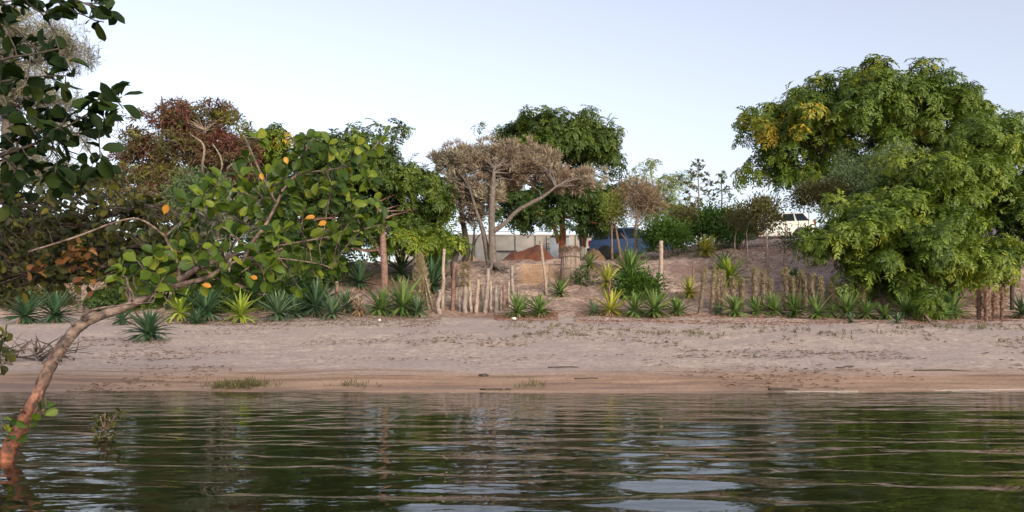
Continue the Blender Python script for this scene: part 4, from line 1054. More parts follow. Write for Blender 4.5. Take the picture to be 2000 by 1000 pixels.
def car(name, label, loc, yaw, pm, secs, gh, wheels, rack):
    root = empty(name, loc, label, "car", None, yaw)
    V = np.array([r for s in secs for r in ring(*s)]); n = 8
    Q = [[i * n + k, i * n + (k + 1) % n, (i + 1) * n + (k + 1) % n, (i + 1) * n + k] for i in range(len(secs) - 1) for k in range(n)]
    m = MB(); m.add(V, Q); m.q.append(np.array([[7, 6, 1, 0], [6, 5, 2, 1], [5, 4, 3, 2]])); e = (len(secs) - 1) * n; m.q.append(np.array([[e, e + 1, e + 6, e + 7], [e + 1, e + 2, e + 5, e + 6], [e + 2, e + 3, e + 4, e + 5]]))
    body = m.build("body", pm, root, local=True)
    bv = body.modifiers.new("bevel", 'BEVEL'); bv.width = .04; bv.segments = 3; bv.limit_method = 'ANGLE'
    (rb, fb, zb, wb), (rt, ft, zt, wt) = gh
    C = np.array([[rb, -wb, zb], [fb, -wb, zb], [fb, wb, zb], [rb, wb, zb], [rt, -wt, zt], [ft, -wt, zt], [ft, wt, zt], [rt, wt, zt]])
    cab = MB().add(C, [[0, 1, 5, 4], [1, 2, 6, 5], [2, 3, 7, 6], [3, 0, 4, 7], [4, 5, 6, 7]]).build("cabin", pm, root, local=True)
    bv = cab.modifiers.new("bevel", 'BEVEL'); bv.width = .05; bv.segments = 3
    def pane(a, b, c_, d_, u0, u1, v0, v1, off=.012):
        a, b, c_, d_ = [C[i] for i in (a, b, c_, d_)]
        P = lambda u, v: (a * (1 - u) + b * u) * (1 - v) + (d_ * (1 - u) + c_ * u) * v
        nn = np.cross(b - a, d_ - a); nn /= np.linalg.norm(nn); q4 = np.array([P(u0, v0), P(u1, v0), P(u1, v1), P(u0, v1)])
        MB().add(np.vstack([q4 + nn * off, q4 - nn * .02]), [[0, 1, 2, 3], [0, 4, 5, 1], [1, 5, 6, 2], [2, 6, 7, 3], [3, 7, 4, 0]]).build("window", GLASS, root, local=True)
    for u0, u1 in ((.05, .30), (.34, .62), (.66, .95)):
        pane(0, 1, 5, 4, u0, u1, .12, .86); pane(2, 3, 7, 6, 1 - u1, 1 - u0, .12, .86)
    pane(1, 2, 6, 5, .08, .92, .08, .9); pane(3, 0, 4, 7, .1, .9, .12, .88)
    L = secs[-1][0]; Bk = secs[0][0]
    for x, rw in wheels:
        for s in (-1, 1):
            y = s * (secs[2][3] - .10); a = np.linspace(0, 2 * math.pi, 21)[:-1]
            w = MB(); prof = [(rw * .62, .11), (rw * .93, .11), (rw, .07), (rw, -.07), (rw * .93, -.11), (rw * .62, -.11)]
            Vw = np.array([[x + math.cos(t) * r_, y + yy, rw + math.sin(t) * r_] for r_, yy in prof for t in a])
            w.add(Vw, [[i * 20 + k, i * 20 + (k + 1) % 20, (i + 1) * 20 + (k + 1) % 20, (i + 1) * 20 + k] for i in range(5) for k in range(20)])
            wo = w.build("wheel", TYRE, root, True, local=True)
            h = MB(); h.tube([[x, y - s * .08, rw], [x, y + s * .06, rw], [x, y + s * .09, rw]], [rw * .64, rw * .64, rw * .3], 16); h.build("rim", RIM, wo, local=True)
            ar = MB(); ar.tube([[x, y + s * .105, rw + .03], [x, y + s * .085, rw + .03]], [rw * 1.18, rw * 1.18], 20).build("wheel_arch", DKTRIM, root, local=True)
    for s in (-1, 1):
        MB().box((L - .03, s * secs[-2][3] * .68, secs[-1][2] - .08), (.12, .34, .17)).build("headlight", LAMP, root, local=True)
        MB().box((Bk + .02, s * secs[1][3] * .84, secs[0][2] - .02), (.10, .17, .30)).build("tail_light", REDL, root, local=True)
        MB().box((fb - .12, s * (wb + .10), zb + .12), (.12, .2, .14)).build("mirror", DKTRIM, root, local=True)
    MB().box((L + .02, 0, secs[-1][1] + .04), (.16, secs[-2][3] * 1.9, .2)).build("bumper", DKTRIM, root, local=True)
    MB().box((Bk - .02, 0, secs[0][1] + .04), (.16, secs[1][3] * 1.9, .2)).build("bumper", DKTRIM, root, local=True)
    if rack:
        for s in (-1, 1): MB().tube([[rt + .1, s * wt * .85, zt + .09], [ft - .1, s * wt * .85, zt + .09]], .022, 6).build("rack_rail", LAMP, root, local=True)
        for i in range(4):
            x = rt + .25 + (ft - rt - .5) * i / 3; MB().tube([[x, -wt * .9, zt + .10], [x, wt * .9, zt + .10]], .02, 6).build("rack_bar", LAMP, root, local=True)
    return root
SUV = [(-2.25, .55, .98, .74), (-2.18, .42, 1.06, .84), (-1.5, .36, 1.10, .88), (.8, .36, 1.08, .88), (1.2, .36, 1.06, .88), (2.1, .42, .98, .84), (2.25, .52, .86, .74)]
c0 = col_at(1236, 43.5)
car("parked_car", "blue off road car with roof rack parked behind the twiggy tree", (c0[0], c0[1], c0[2] - .02), R(-18), BLUE, SUV, ((-2.16, 1.0, 1.06, .82), (-1.85, .35, 1.76, .68)), [(-1.35, .36), (1.4, .36)], True)
HAT = [(-1.85, .5, .95, .68), (-1.78, .36, 1.0, .78), (-1.2, .28, 1.0, .82), (.6, .28, .95, .82), (1.0, .28, .92, .82), (1.7, .34, .80, .76), (1.85, .42, .68, .66)]
c1 = col_at(1512, 41)
car("parked_car", "white car half hidden behind the thin stemmed shrubs on the bank", (c1[0], c1[1], c1[2] - .02), R(180 - 10), WHITE, HAT, ((-1.75, .75, .96, .76), (-1.3, .15, 1.46, .62)), [(-1.15, .30), (1.2, .30)], False)
lump("boulder", "pale rounded boulder at the foot of the white car", 1486, 478, 14, 14, TANSOIL, "rock", d=36, dz=.2)
lump("sheet", "crumpled white sheet on the bank right of the white car", 1550, 446, 44, 12, WHITEBIT, "sheet", d=33.5, dz=.05)

# ------------------------------------------------------------------ mangroves on the left
def broad_tpl(L=1., wid=.62, n=8):
    V = []; Q = []
    for i in range(n):
        t = i / (n - 1)
        w = wid * .5 * max(.03, (1 - abs(2 * t - 1) ** 2.6) ** .5 * (.80 + .28 * t) * min(1, .35 + 1.7 * t))
        x = .10 + t * .9; z = -.10 * t * t + .02
        V += [[x, -w, z + w * .22], [x, 0, z], [x, w, z + w * .22]]
    for i in range(n - 1):
        a = i * 3; Q += [[a, a + 3, a + 4, a + 1], [a + 1, a + 4, a + 5, a + 2]]
    b = len(V); V += [[0, -.012, 0], [0, .012, 0], [.11, .012, .02], [.11, -.012, .02]]; Q += [[b, b + 3, b + 2, b + 1]]
    return np.array(V), np.array(Q)
BT_V, BT_Q = broad_tpl()
def warp(curl, fold, wid):
    v_ = BT_V.copy(); x = v_[:, 0]; v_[:, 1] *= wid; v_[:, 2] += -curl * x * x + fold * np.abs(v_[:, 1]) + .05 * np.sin(x * 7) * np.abs(v_[:, 1]) * 2
    return v_
BT_VARS = [warp(.0, .0, 1.0), warp(.22, .35, .9), warp(-.12, .15, 1.1), warp(.38, .1, .8), warp(.1, .6, .95)]
def leaf_frames(tips, per, size, face=(-.1, -.75, .65), spread=1.0):
    """leaf bases, directions and normals in rosettes at the twig tips: list of (matrix 3x3, pos, size)"""
    out = []
    for (c, t) in tips:
        t = t / (np.linalg.norm(t) + 1e-6); k = max(3, int(rng.normal(per, 1.2)))
        for i in range(k):
            rnd = rng.normal(size=3); side = rnd - t * (rnd @ t); side /= np.linalg.norm(side) + 1e-6
            dr = t * rng.uniform(.1, .7) + side * spread + np.array([0, 0, .12]); dr /= np.linalg.norm(dr)
            nn = np.array(face) + rng.normal(0, .55, 3); nn = nn - dr * (nn @ dr); nn /= np.linalg.norm(nn) + 1e-6
            M = np.stack([dr, np.cross(nn, dr), nn], 1)
            out.append((M, c - t * rng.uniform(0, .09), size * rng.uniform(.55, 1.25)))
    return out
def place_leaves(root, frames, m_obj, m_mass, me_obj, limit=300, special=None):
    """the 300 largest as leaves of their own, the rest one mass"""
    def appar(f):
        pos = f[1]; px = 1000 + pos[0] / max(pos[1], .3) * F; py = YH - (pos[2] - CH) / max(pos[1], .3) * F
        vis = 1.0 if (-20 < px < 2020 and -20 < py < 1020) else .02
        return -f[2] / max(pos[1], .3) * vis
    frames = sorted(frames, key=appar)
    for i, (M, pos, s) in enumerate(frames[:limit]):
        me = me_obj
        if isinstance(me, list): me = me[int(rng.integers(len(me)))]
        o = bpy.data.objects.new("leaf", me); col.objects.link(o); o.parent = root
        mw = Matrix.Translation(Vector(pos - np.array(root.location))) @ Matrix([list(r_) for r_ in M]).to_4x4() @ Matrix.Diagonal((s, s, s, 1))
        o.matrix_basis = mw
    rest = frames[limit:]
    if rest:
        n = len(rest); Ms = np.array([f[0] for f in rest]); ps = np.array([f[1] for f in rest]); ss = np.array([f[2] for f in rest])
        vv = np.einsum('nij,vj->nvi', Ms, BT_V) * ss[:, None, None] + ps[:, None]
        qq = BT_Q[None] + (np.arange(n) * len(BT_V))[:, None, None]; TRIS[0] += 2 * n * len(BT_Q)
        tag(link_obj("foliage", npmesh("foliage", vv.reshape(-1, 3), qq.reshape(-1, 4), m_mass, np.repeat(rng.random(n), len(BT_V))), root), kind="stuff")
def branch_px(root, pts, mat, n=9, name="branch", k=5, wob=.12):
    """pts: (px,py,depth,radius px)"""
    P = smooth_path([W(a, b, c) for a, b, c, _ in pts], k)
    r = np.interp(np.linspace(0, 1, len(P)), np.linspace(0, 1, len(pts)), [p_[3] * p_[2] / F for p_ in pts]) * .64
    MB().tube(P, r, n, wob=wob).build(name, mat, root, True)
    return [(P[i], r[i]) for i in range(len(P))]
def tips_from(root, nodes, spots, mat, rtip=.0035, name="twigs", jit=.03):
    NP = np.array([a for a, _ in nodes]); m = MB(); tips = []; one = len(spots) <= 300
    for c in spots:
        j = int(np.argmin(np.linalg.norm(NP - c, axis=1) + .25 * np.maximum(0, NP[:, 2] - c[2])))
        P = limb_path(NP[j], c, .06, 6); m.tube(P, np.linspace(min(.008, nodes[j][1] * .7), rtip, 6), 5, cap=False)
        if one: m.build('twig', mat, root, True); m = MB()
        tips.append((c, P[-1] - P[-3]))
    if not one: tag(m.build(name, mat, root, True), kind='stuff')
    return tips

# leaning trunk bark: red low down where it is wet, pinkish grey above
BARKM, nt, p, o = nodes_mat("bark_mangrove")
geo = nt.nodes.new("ShaderNodeNewGeometry"); sp = nt.nodes.new("ShaderNodeSeparateXYZ"); nt.links.new(geo.outputs["Position"], sp.inputs[0])
n1 = noise(nt, 22, 6, geo.outputs["Position"], .65); n2 = noise(nt, 5, 3, geo.outputs["Position"])
hi = ramp(nt, [(.38, (.045, .029, .024)), (.5, (.125, .082, .068)), (.62, (.22, .155, .13))], n1.outputs[0]).outputs[0]
lo = ramp(nt, [(.38, (.028, .011, .008)), (.5, (.11, .034, .018)), (.63, (.25, .085, .04))], n1.outputs[0]).outputs[0]
zz = mathn(nt, 'ADD', sp.outputs[2], mathn(nt, 'MULTIPLY', mathn(nt, 'SUBTRACT', n2.outputs[0], .5), .35))
nt.links.new(mixc(nt, maprange(nt, zz, .15, .62), lo, hi), p.inputs["Base Color"]); p.inputs["Roughness"].default_value = .75
bump(nt, n1.outputs[0], p, .9, .012)

ME_BROAD = [npmesh("mangrove_leaf", v_, BT_Q, G_BROAD_O, None, True) for v_ in BT_VARS]
ME_BROADK = [npmesh("mangrove_leaf_shaded", v_, BT_Q, G_BROADK_O, None, True) for v_ in BT_VARS]
ME_OLV = [npmesh("mangrove_leaf_olive", v_, BT_Q, G_OLV_O, None, True) for v_ in BT_VARS]
ME_ORANGE = [npmesh("mangrove_leaf_orange", v_, BT_Q, G_ORANGE, None, True) for v_ in BT_VARS]
ME_DEAD = [npmesh("mangrove_leaf_dead", v_, BT_Q, G_DEADBR, None, True) for v_ in BT_VARS]

lean = empty("leaning_mangrove", W(5, 905, 4.1), "leaning mangrove with red trunk in the water and round green leaves", "tree")
nodes = []
nodes += branch_px(lean, [(-18, 1000, 4.05, 27), (2, 935, 4.08, 25), (18, 880, 4.1, 22), (42, 830, 4.12, 20), (72, 772, 4.15, 18), (100, 712, 4.2, 17), (140, 652, 4.25, 17), (178, 624, 4.28, 15), (240, 602, 4.33, 12.5), (300, 574, 4.38, 11), (350, 546, 4.42, 10), (395, 520, 4.46, 8), (440, 503, 4.5, 5.5), (480, 494, 4.5, 4)], BARKM, 14, "trunk", 8, .2)
nodes += branch_px(lean, [(320, 566, 4.4, 9), (370, 552, 4.36, 8), (408, 541, 4.34, 7.5), (440, 521, 4.34, 7), (475, 508, 4.36, 6.5), (520, 498, 4.4, 5), (552, 485, 4.45, 3)], BARKM)
nodes += branch_px(lean, [(476, 507, 4.36, 6), (492, 475, 4.4, 5.5), (518, 440, 4.45, 5), (540, 398, 4.5, 4.5), (552, 370, 4.5, 3.5)], BARKM)
nodes += branch_px(lean, [(540, 398, 4.5, 4), (515, 350, 4.45, 3.5), (492, 300, 4.4, 3), (478, 268, 4.4, 2.5)], BARKM)
nodes += branch_px(lean, [(444, 502, 4.5, 4), (462, 470, 4.55, 3.5), (490, 430, 4.6, 3), (512, 385, 4.6, 2.5)], BARKM)
nodes += branch_px(lean, [(350, 544, 4.42, 5), (346, 512, 4.4, 4.5), (326, 470, 4.36, 4), (315, 455, 4.34, 3.5), (272, 428, 4.3, 3), (225, 434, 4.25, 3), (150, 462, 4.2, 3), (55, 492, 4.15, 3)], BARKM)
nodes += branch_px(lean, [(322, 462, 4.36, 3), (358, 430, 4.4, 2.5), (398, 398, 4.45, 2)], BARKM)
nodes += branch_px(lean, [(530, 482, 4.44, 3), (600, 470, 4.5, 3), (680, 455, 4.6, 2.5), (745, 438, 4.65, 2)], BARKM)
nodes += branch_px(lean, [(552, 372, 4.5, 3.5), (580, 342, 4.55, 3), (640, 332, 4.6, 2.5), (700, 322, 4.65, 2)], BARKM)
nodes += branch_px(lean, [(575, 348, 4.54, 3), (592, 305, 4.56, 2.5), (612, 265, 4.6, 2)], BARKM)
nodes += branch_px(lean, [(475, 508, 4.36, 3), (545, 505, 4.3, 2.5), (620, 515, 4.3, 2), (650, 525, 4.3, 1.5)], BARKM)
nodes += branch_px(lean, [(178, 624, 4.28, 6), (160, 622, 4.2, 5), (182, 605, 4.15, 4), (240, 596, 4.12, 2.5), (300, 590, 4.1, 2)], BARKM)
nodes += branch_px(lean, [(90, 735, 4.2, 5), (75, 790, 4.1, 4.5), (60, 820, 4.05, 4), (85, 800, 4.0, 3)], BARKM)
for (a, b, c_, e) in [((52, 808), (40, 800), 4.0, 4), ((104, 700), (118, 712), 4.1, 4), ((150, 640), (138, 632), 4.15, 4), ((205, 612), (212, 622), 4.2, 3), ((262, 592), (256, 584), 4.25, 3), ((335, 556), (345, 566), 4.3, 3), ((122, 672), (134, 682), 4.1, 3)]:
    branch_px(lean, [(a[0], a[1], c_ + .12, e * 1.4), ((a[0] + b[0]) / 2, (a[1] + b[1]) / 2, c_ + .08, e), (b[0], b[1], c_ + .05, e * .7)], BARKM, 7, "stub", 2, .3)
SP = [(600, 262), (640, 275), (622, 298), (590, 300), (660, 300), (690, 285), (720, 300), (742, 268), (565, 312), (500, 270), (478, 300), (705, 330), (662, 322), (430, 345), (402, 358), (460, 372), (392, 388), (362, 392), (520, 345), (540, 372), (580, 368), (622, 372), (482, 398), (440, 418), (418, 442), (395, 436), (378, 468), (420, 482), (452, 458), (500, 420), (560, 402), (602, 400), (640, 408), (692, 396), (702, 418), (722, 432), (690, 445), (752, 428), (660, 452), (620, 440), (588, 448), (560, 448), (640, 472), (684, 466), (600, 482), (522, 520), (642, 522), (668, 528), (618, 545), (500, 545), (520, 556), (570, 560), (588, 575), (432, 540), (452, 562), (398, 556), (370, 520), (330, 508), (346, 480), (262, 535), (288, 560), (545, 480), (470, 440), (350, 440), (470, 340), (540, 330), (320, 540), (655, 350), (560, 520), (600, 520), (480, 480), (530, 450), (410, 400), (440, 385), (505, 380), (655, 380), (240, 520), (270, 510), (300, 530), (310, 560), (345, 565), (280, 545), (250, 556), (230, 540), (382, 500), (402, 512), (362, 482), (300, 500), (420, 522), (540, 540), (470, 530), (600, 350), (640, 345), (680, 350), (730, 400), (720, 360), (680, 380), (560, 350), (450, 400), (500, 500), (570, 500), (640, 495), (690, 490)]
spots = []
for (a, b) in SP:
    dd_ = rng.uniform(4.1, 4.9); spots.append(W(a + rng.normal(0, 4), b + rng.normal(0, 4), dd_))
tips = tips_from(lean, nodes, spots, BARKM)
fr_ = leaf_frames(tips, 12, .075)
place_leaves(lean, fr_, G_BROAD_O, G_BROAD, ME_BROAD)
for (a, b, s) in [(330, 420, .058), (403, 556, .05), (605, 428, .05), (630, 440, .05), (572, 322, .042), (524, 354, .042), (498, 540, .04)]:
    pos = W(a - 10, b, 4.15); dr = np.array([rng.normal(.4, .3), -.1, rng.normal(.2, .5)]); dr /= np.linalg.norm(dr); nn = np.array([.1, -1, .3]); nn -= dr * (nn @ dr); nn /= np.linalg.norm(nn)
    M = np.stack([dr, np.cross(nn, dr), nn], 1); o = bpy.data.objects.new("leaf", random.choice(ME_ORANGE)); col.objects.link(o); o.parent = lean; o["label"] = "orange yellow old leaf"
    o.matrix_basis = Matrix.Translation(Vector(pos - np.array(lean.location))) @ Matrix([list(r_) for r_ in M]).to_4x4() @ Matrix.Diagonal((s, s, s, 1))
for (a, b) in [(88, 800), (95, 790), (25, 815), (35, 830), (20, 840), (62, 812)]:
    for f in leaf_frames([(W(a, b, 4.0), np.array([.2, 0, 1.]))], 3, .07):
        M, pos, s = f; o = bpy.data.objects.new("leaf", random.choice(ME_BROAD)); col.objects.link(o); o.parent = lean
        o.matrix_basis = Matrix.Translation(Vector(pos - np.array(lean.location))) @ Matrix([list(r_) for r_ in M]).to_4x4() @ Matrix.Diagonal((s, s, s, 1))

# dark mangrove overhead at the upper left
base = np.array([-3.9, 4.7, -.5])
dk = empty("dark_mangrove", base, "dark overhanging mangrove with round leaves in the upper left corner", "tree")
nodes = []
P = smooth_path([base, W(-330, 600, 4.7), W(-260, 420, 4.7), W(-240, 250, 4.6), W(-200, 60, 4.5)], 5)
MB().tube(P, np.linspace(.10, .03, len(P)), 9, wob=.15).build("trunk", BARKM, dk, True)
nodes += branch_px(dk, [(-250, 400, 4.7, 9), (-100, 350, 4.6, 7), (0, 305, 4.5, 5), (70, 280, 4.45, 4), (135, 245, 4.4, 3), (205, 200, 4.4, 2)], BARK_DARK)
nodes += branch_px(dk, [(-240, 240, 4.6, 8), (-120, 160, 4.4, 6), (0, 118, 4.2, 4), (70, 105, 4.1, 3), (115, 95, 4.1, 2)], BARK_DARK)
nodes += branch_px(dk, [(-205, 80, 4.5, 7), (-80, 20, 4.4, 5), (40, -10, 4.3, 4), (130, -5, 4.2, 3), (185, 15, 4.2, 2)], BARK_DARK)
nodes += branch_px(dk, [(-100, 350, 4.6, 6), (0, 300, 4.8, 3), (90, 290, 4.9, 2.5), (170, 320, 4.9, 1.5)], BARK_DARK)
nodes += branch_px(dk, [(-260, 430, 4.7, 9), (-120, 420, 4.8, 6), (-20, 400, 4.9, 4), (60, 380, 5, 3)], BARK_DARK)
nodes += branch_px(dk, [(0, 160, 4.3, 3), (60, 150, 4.3, 2.5), (128, 148, 4.3, 2)], BARK_DARK)
SP = [(192, 15), (216, 22), (200, 38), (150, 8), (118, 12), (90, 22), (60, 8), (30, 15), (5, 30), (30, 88), (60, 92), (98, 100), (18, 125), (80, 112), (118, 108), (5, 70), (48, 172), (80, 172), (15, 178), (140, 155), (120, 160), (100, 215), (130, 182), (160, 190), (190, 192), (215, 180), (240, 188), (236, 212), (175, 215), (200, 226), (212, 240), (135, 225), (108, 238), (60, 240), (30, 220), (18, 258), (50, 270), (92, 258), (160, 262), (112, 282), (8, 288), (30, 300), (76, 286), (60, 310), (180, 325), (198, 312), (10, 210), (70, 200), (25, 330), (60, 345), (100, 335), (10, 360), (40, 375), (80, 365), (110, 350), (20, 400), (140, 345), (165, 340), (-40, 60), (-60, 160), (-50, 260), (-60, 340), (-90, 100), (-100, 230), (-30, 200), (-120, 20), (-20, 110), (-140, 300), (5, 150), (35, 140), (200, 340), (175, 352)]
spots = [W(a + rng.normal(0, 4), b + rng.normal(0, 4), rng.uniform(4.0, 4.9)) for a, b in SP]
tips = tips_from(dk, nodes, spots, BARK_DARK)
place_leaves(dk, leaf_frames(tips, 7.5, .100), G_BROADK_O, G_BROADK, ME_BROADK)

# dense olive mangrove behind, left
base = np.array([-6.0, 7.6, -.25])
ol = empty("olive_mangrove", base, "dense olive green mangrove thicket hanging over the beach at left", "tree")
P = smooth_path([base, base + [.2, 0, .9], base + [.5, .1, 1.7]], 5)
MB().tube(P, np.linspace(.12, .06, len(P)), 9, wob=.15).build("trunk", BARKM, ol, True)
nodes = [(p_, .05) for p_ in P[4:]]
nodes += branch_px(ol, [(40, 560, 7.4, 9), (-20, 540, 7.2, 8), (60, 535, 7.0, 7), (150, 525, 6.8, 5), (230, 520, 6.7, 3)], BARK_RED)
nodes += branch_px(ol, [(60, 500, 7.5, 8), (120, 460, 7.2, 6), (220, 420, 7.0, 5), (320, 400, 6.9, 3)], BARK_DARK)
nodes += branch_px(ol, [(60, 480, 7.5, 8), (70, 420, 7.4, 6), (130, 370, 7.3, 4), (190, 350, 7.2, 3)], BARK_DARK)
nodes += branch_px(ol, [(60, 500, 7.4, 8), (180, 490, 7.0, 6), (300, 480, 6.8, 4), (380, 500, 6.7, 3)], BARK_DARK)
nodes += branch_px(ol, [(20, 540, 7.2, 8), (-60, 480, 7.2, 7), (-120, 380, 7.3, 6), (-100, 300, 7.3, 4)], BARK_DARK)
spots = []
while len(spots) < 560:
    a, b = rng.uniform(-150, 410), rng.uniform(335, 590)
    top = np.interp(a, [-150, 0, 60, 150, 230, 300, 410], [300, 355, 345, 335, 345, 395, 450]); bot = np.interp(a, [-150, 0, 100, 200, 300, 410], [610, 585, 565, 555, 555, 520])
    if not (top < b < bot): continue
    spots.append(W(a, b, rng.uniform(6.5, 7.7)))
tips = tips_from(ol, nodes, spots, BARK_DARK, .003)
place_leaves(ol, leaf_frames(tips, 7, .085, spread=.8), G_OLV_O, G_OLV, ME_OLV)
for i in range(60):
    a, b = rng.normal(165, 24), rng.normal(520, 24)
    if i < 14: a, b = rng.normal(150, 8), rng.uniform(470, 520)
    if i > 46: a, b = rng.normal(70, 14), rng.normal(530, 8)
    for M, pos, s in leaf_frames([(W(a, b, rng.uniform(6.3, 6.6)), np.array([.3, -.2, -.8]))], 1, .08)[:1]:
        o = bpy.data.objects.new("leaf", random.choice(ME_DEAD)); col.objects.link(o); o.parent = ol; o["label"] = "withered rusty brown leaf"
        o.matrix_basis = Matrix.Translation(Vector(pos - np.array(ol.location))) @ Matrix([list(r_) for r_ in M]).to_4x4() @ Matrix.Diagonal((s, s * 1.1, s, 1))
# low sprigs at the left edge
sg = empty("mangrove_sprig", W(-40, 800, 5.6), "yellowish low leafy sprig at the left edge above the waterline", "plant")
nodes = branch_px(sg, [(-40, 830, 5.6, 4), (-30, 740, 5.6, 3), (-5, 690, 5.6, 2), (10, 660, 5.6, 2)], BARK_DARK, name="stem")
tips = tips_from(sg, nodes, [W(a, b, rng.uniform(5.4, 5.8)) for a, b in [(8, 660), (-5, 680), (15, 690), (5, 712), (-10, 735), (12, 700), (0, 640), (18, 650)]], BARK_DARK)
for M, pos, s in leaf_frames(tips, 6, .075):
    o = bpy.data.objects.new("leaf", random.choice(ME_OLV)); col.objects.link(o); o.parent = sg
    o.matrix_basis = Matrix.Translation(Vector(pos - np.array(sg.location))) @ Matrix([list(r_) for r_ in M]).to_4x4() @ Matrix.Diagonal((s, s, s, 1))
# seedling standing in the water
dS = 5.05
sd = empty("mangrove_seedling", W(205, 868, dS), "small leafy mangrove seedling standing in the water", "plant")
nodes = []
for ex, ey in ((195, 812), (205, 805), (215, 815), (232, 800), (190, 830), (222, 825), (202, 822)):
    nodes += branch_px(sd, [(205, 895, dS, 2), (205, 850, dS, 2), (ex, ey, dS + rng.normal(0, .06), 1)], BARK_RED, 5, "stem", 3)
tips = [(W(a, b, dS + rng.normal(0, .05)), np.array([rng.normal(0, .4), 0, 1.])) for a, b in [(195, 815), (205, 808), (215, 818), (234, 802), (190, 832), (222, 828), (202, 824), (210, 838), (196, 842), (216, 842), (240, 798), (206, 850), (186, 845)]]
for M, pos, s in leaf_frames(tips, 5, .05, spread=.6):
    o = bpy.data.objects.new("leaf", random.choice(ME_OLV)); col.objects.link(o); o.parent = sd
    o.matrix_basis = Matrix.Translation(Vector(pos - np.array(sd.location))) @ Matrix([list(r_) for r_ in M]).to_4x4() @ Matrix.Diagonal((s, s * .7, s, 1))

# ------------------------------------------------------------------ beach bits
g = G(55, 705)
br = empty("driftwood_pile", g, "dark tangled pile of driftwood and twigs on the sand at the left edge", "driftwood")
for i in range(70):
    a = g + np.append(rng.normal(0, [.5, .22]), 0); a[2] = float(ground_z(a[0], a[1])) + rng.uniform(0, .15)
    b = a + np.array([rng.normal(0, .35), rng.normal(0, .2), rng.uniform(0, .32)])
    P = limb_path(a, b, .1, 5); MB().tube(P, np.linspace(rng.uniform(.006, .02), .004, 5), 4).build("stick", [BARK_DARK, TWIG][i % 2], br, True)
P = limb_path(G(78, 705), W(128, 655, G(78, 705)[1]), .1, 6); MB().tube(P, np.linspace(.03, .012, 6), 6, wob=.3).build("stick", BARK_DARK, br, True)
for px, py, ln, r_, lab, an in [(1100, 718, 60, .012, "thin dark stick lying on the sand at centre", .02), (1840, 724, 110, .014, "long thin stick near the water at right", .01), (1650, 718, 36, .014, "knobbly stick lying on the beach below the drooping tree", .05), (968, 762, 60, .016, "dark red weed covered stick at the waterline", .0), (1145, 740, 46, .011, "dark stick on the damp sand at centre", .02), (1530, 762, 60, .018, "dark stick at the waterline on the right", .03), (1925, 690, 22, .012, "short stick on the dry sand at far right", .3), (945, 735, 18, .022, "short dark chip of wood on the damp sand", 0)]:
    c = G(px, py); L = ln * c[1] / F; pts = []
    for t in np.linspace(-.5, .5, 6): x, y = c[0] + L * t, c[1] + L * t * an * 3 + .02 * math.sin(t * 9); pts.append([x, y, float(ground_z(x, y)) + r_ * .6])
    tag(MB().tube(pts, r_ * np.array([.7, 1, 1.1, .9, .8, .5]), 6, wob=.3).build("drift_stick", BARK_DARK, smooth=True), lab, "stick", "sticks washed up on the beach")
lump("beach_stone", "blue grey stone on the dry sand below the thorny columns", 1478, 697, 14, 8, STONE, "stone")
lump("beach_stone", "small black stone on the damp sand at right", 1595, 728, 10, 6, STONE, "stone")
lump("beach_stone", "small dark stone on the grey sand at left", 220, 699, 8, 5, STONE, "stone")
lump("beach_stone", "small dark stone in the middle of the grey sand at left", 322, 701, 9, 5, STONE, "stone")
lump("plastic_scrap", "white scrap of plastic beside the agave pair at centre", 1004, 624, 10, 5, WHITEBIT, "litter")
lump("plastic_scrap", "tiny white scrap below the dried straw agave", 741, 627, 6, 5, WHITEBIT, "litter")

def scatter(name, label, n, region, tpl_fn, mat, cat):
    cs = region(n); m = []
    tv, tq = tpl_fn()
    n = len(cs); a = rng.random(n) * 6.28; sc = rng.uniform(.4, 1.4, n)
    c, s = np.cos(a), np.sin(a)
    vv = np.empty((n, len(tv), 3)); vv[..., 0] = (tv[:, 0] * c[:, None] - tv[:, 1] * s[:, None]) * sc[:, None]; vv[..., 1] = (tv[:, 0] * s[:, None] + tv[:, 1] * c[:, None]) * sc[:, None]
    vv[..., 2] = tv[:, 2] * sc[:, None] * rng.uniform(.5, 1.5, n)[:, None]
    vv[..., :2] += cs[:, None, :2]; vv[..., 2] += ground_z(vv[..., 0], vv[..., 1]) + .004
    qq = tq[None] + (np.arange(n) * len(tv))[:, None, None]; TRIS[0] += 2 * n * len(tq)
    o = link_obj(name, npmesh(name, vv.reshape(-1, 3), qq.reshape(-1, 4), mat, np.repeat(rng.random(n), len(tv))))
    return tag(o, label, cat, kind="stuff")
def px_region(x0, x1, y0, y1, clump=None):
    def f(n):
        out = []
        while len(out) < n:
            k = n; y = rng.uniform(y0, y1, k); d_ = np.interp(y, np.linspace(600, 775, 60), [G(1000, yy)[1] for yy in np.linspace(600, 775, 60)])
            x = (rng.uniform(x0, x1, k) - 1000) / F * d_
            keep = np.ones(k, bool) if clump is None else (fbm(x * clump[0], d_ * clump[0], 3) > clump[1])
            out += [np.array([a, b]) for a, b, c in zip(x, d_ + rng.normal(0, .1, k), keep) if c]
        return np.array(out[:n])
    return f
def flake(): return np.array([[-.04, 0, .008], [0, -.012, .02], [.04, .004, .008], [0, .012, .016], [0.02, 0, .02]]), np.array([[0, 1, 2, 3]])
def tuftq():
    v_, q_ = tpl_needle(7, .07, .006, .9, 150); return v_, q_
LITTER = leafmat("litter_dry", [(0, (.09, .055, .04)), (.5, (.20, .125, .09)), (1, (.30, .21, .16))], .05, .95)
LITTER_RED = leafmat("litter_red", [(0, (.15, .06, .035)), (.5, (.25, .11, .065)), (1, (.36, .20, .12))], .05, .95)
WEED = leafmat("weed_olive", [(0, (.07, .058, .028)), (.5, (.11, .095, .042)), (1, (.15, .14, .06))], .2, .9)
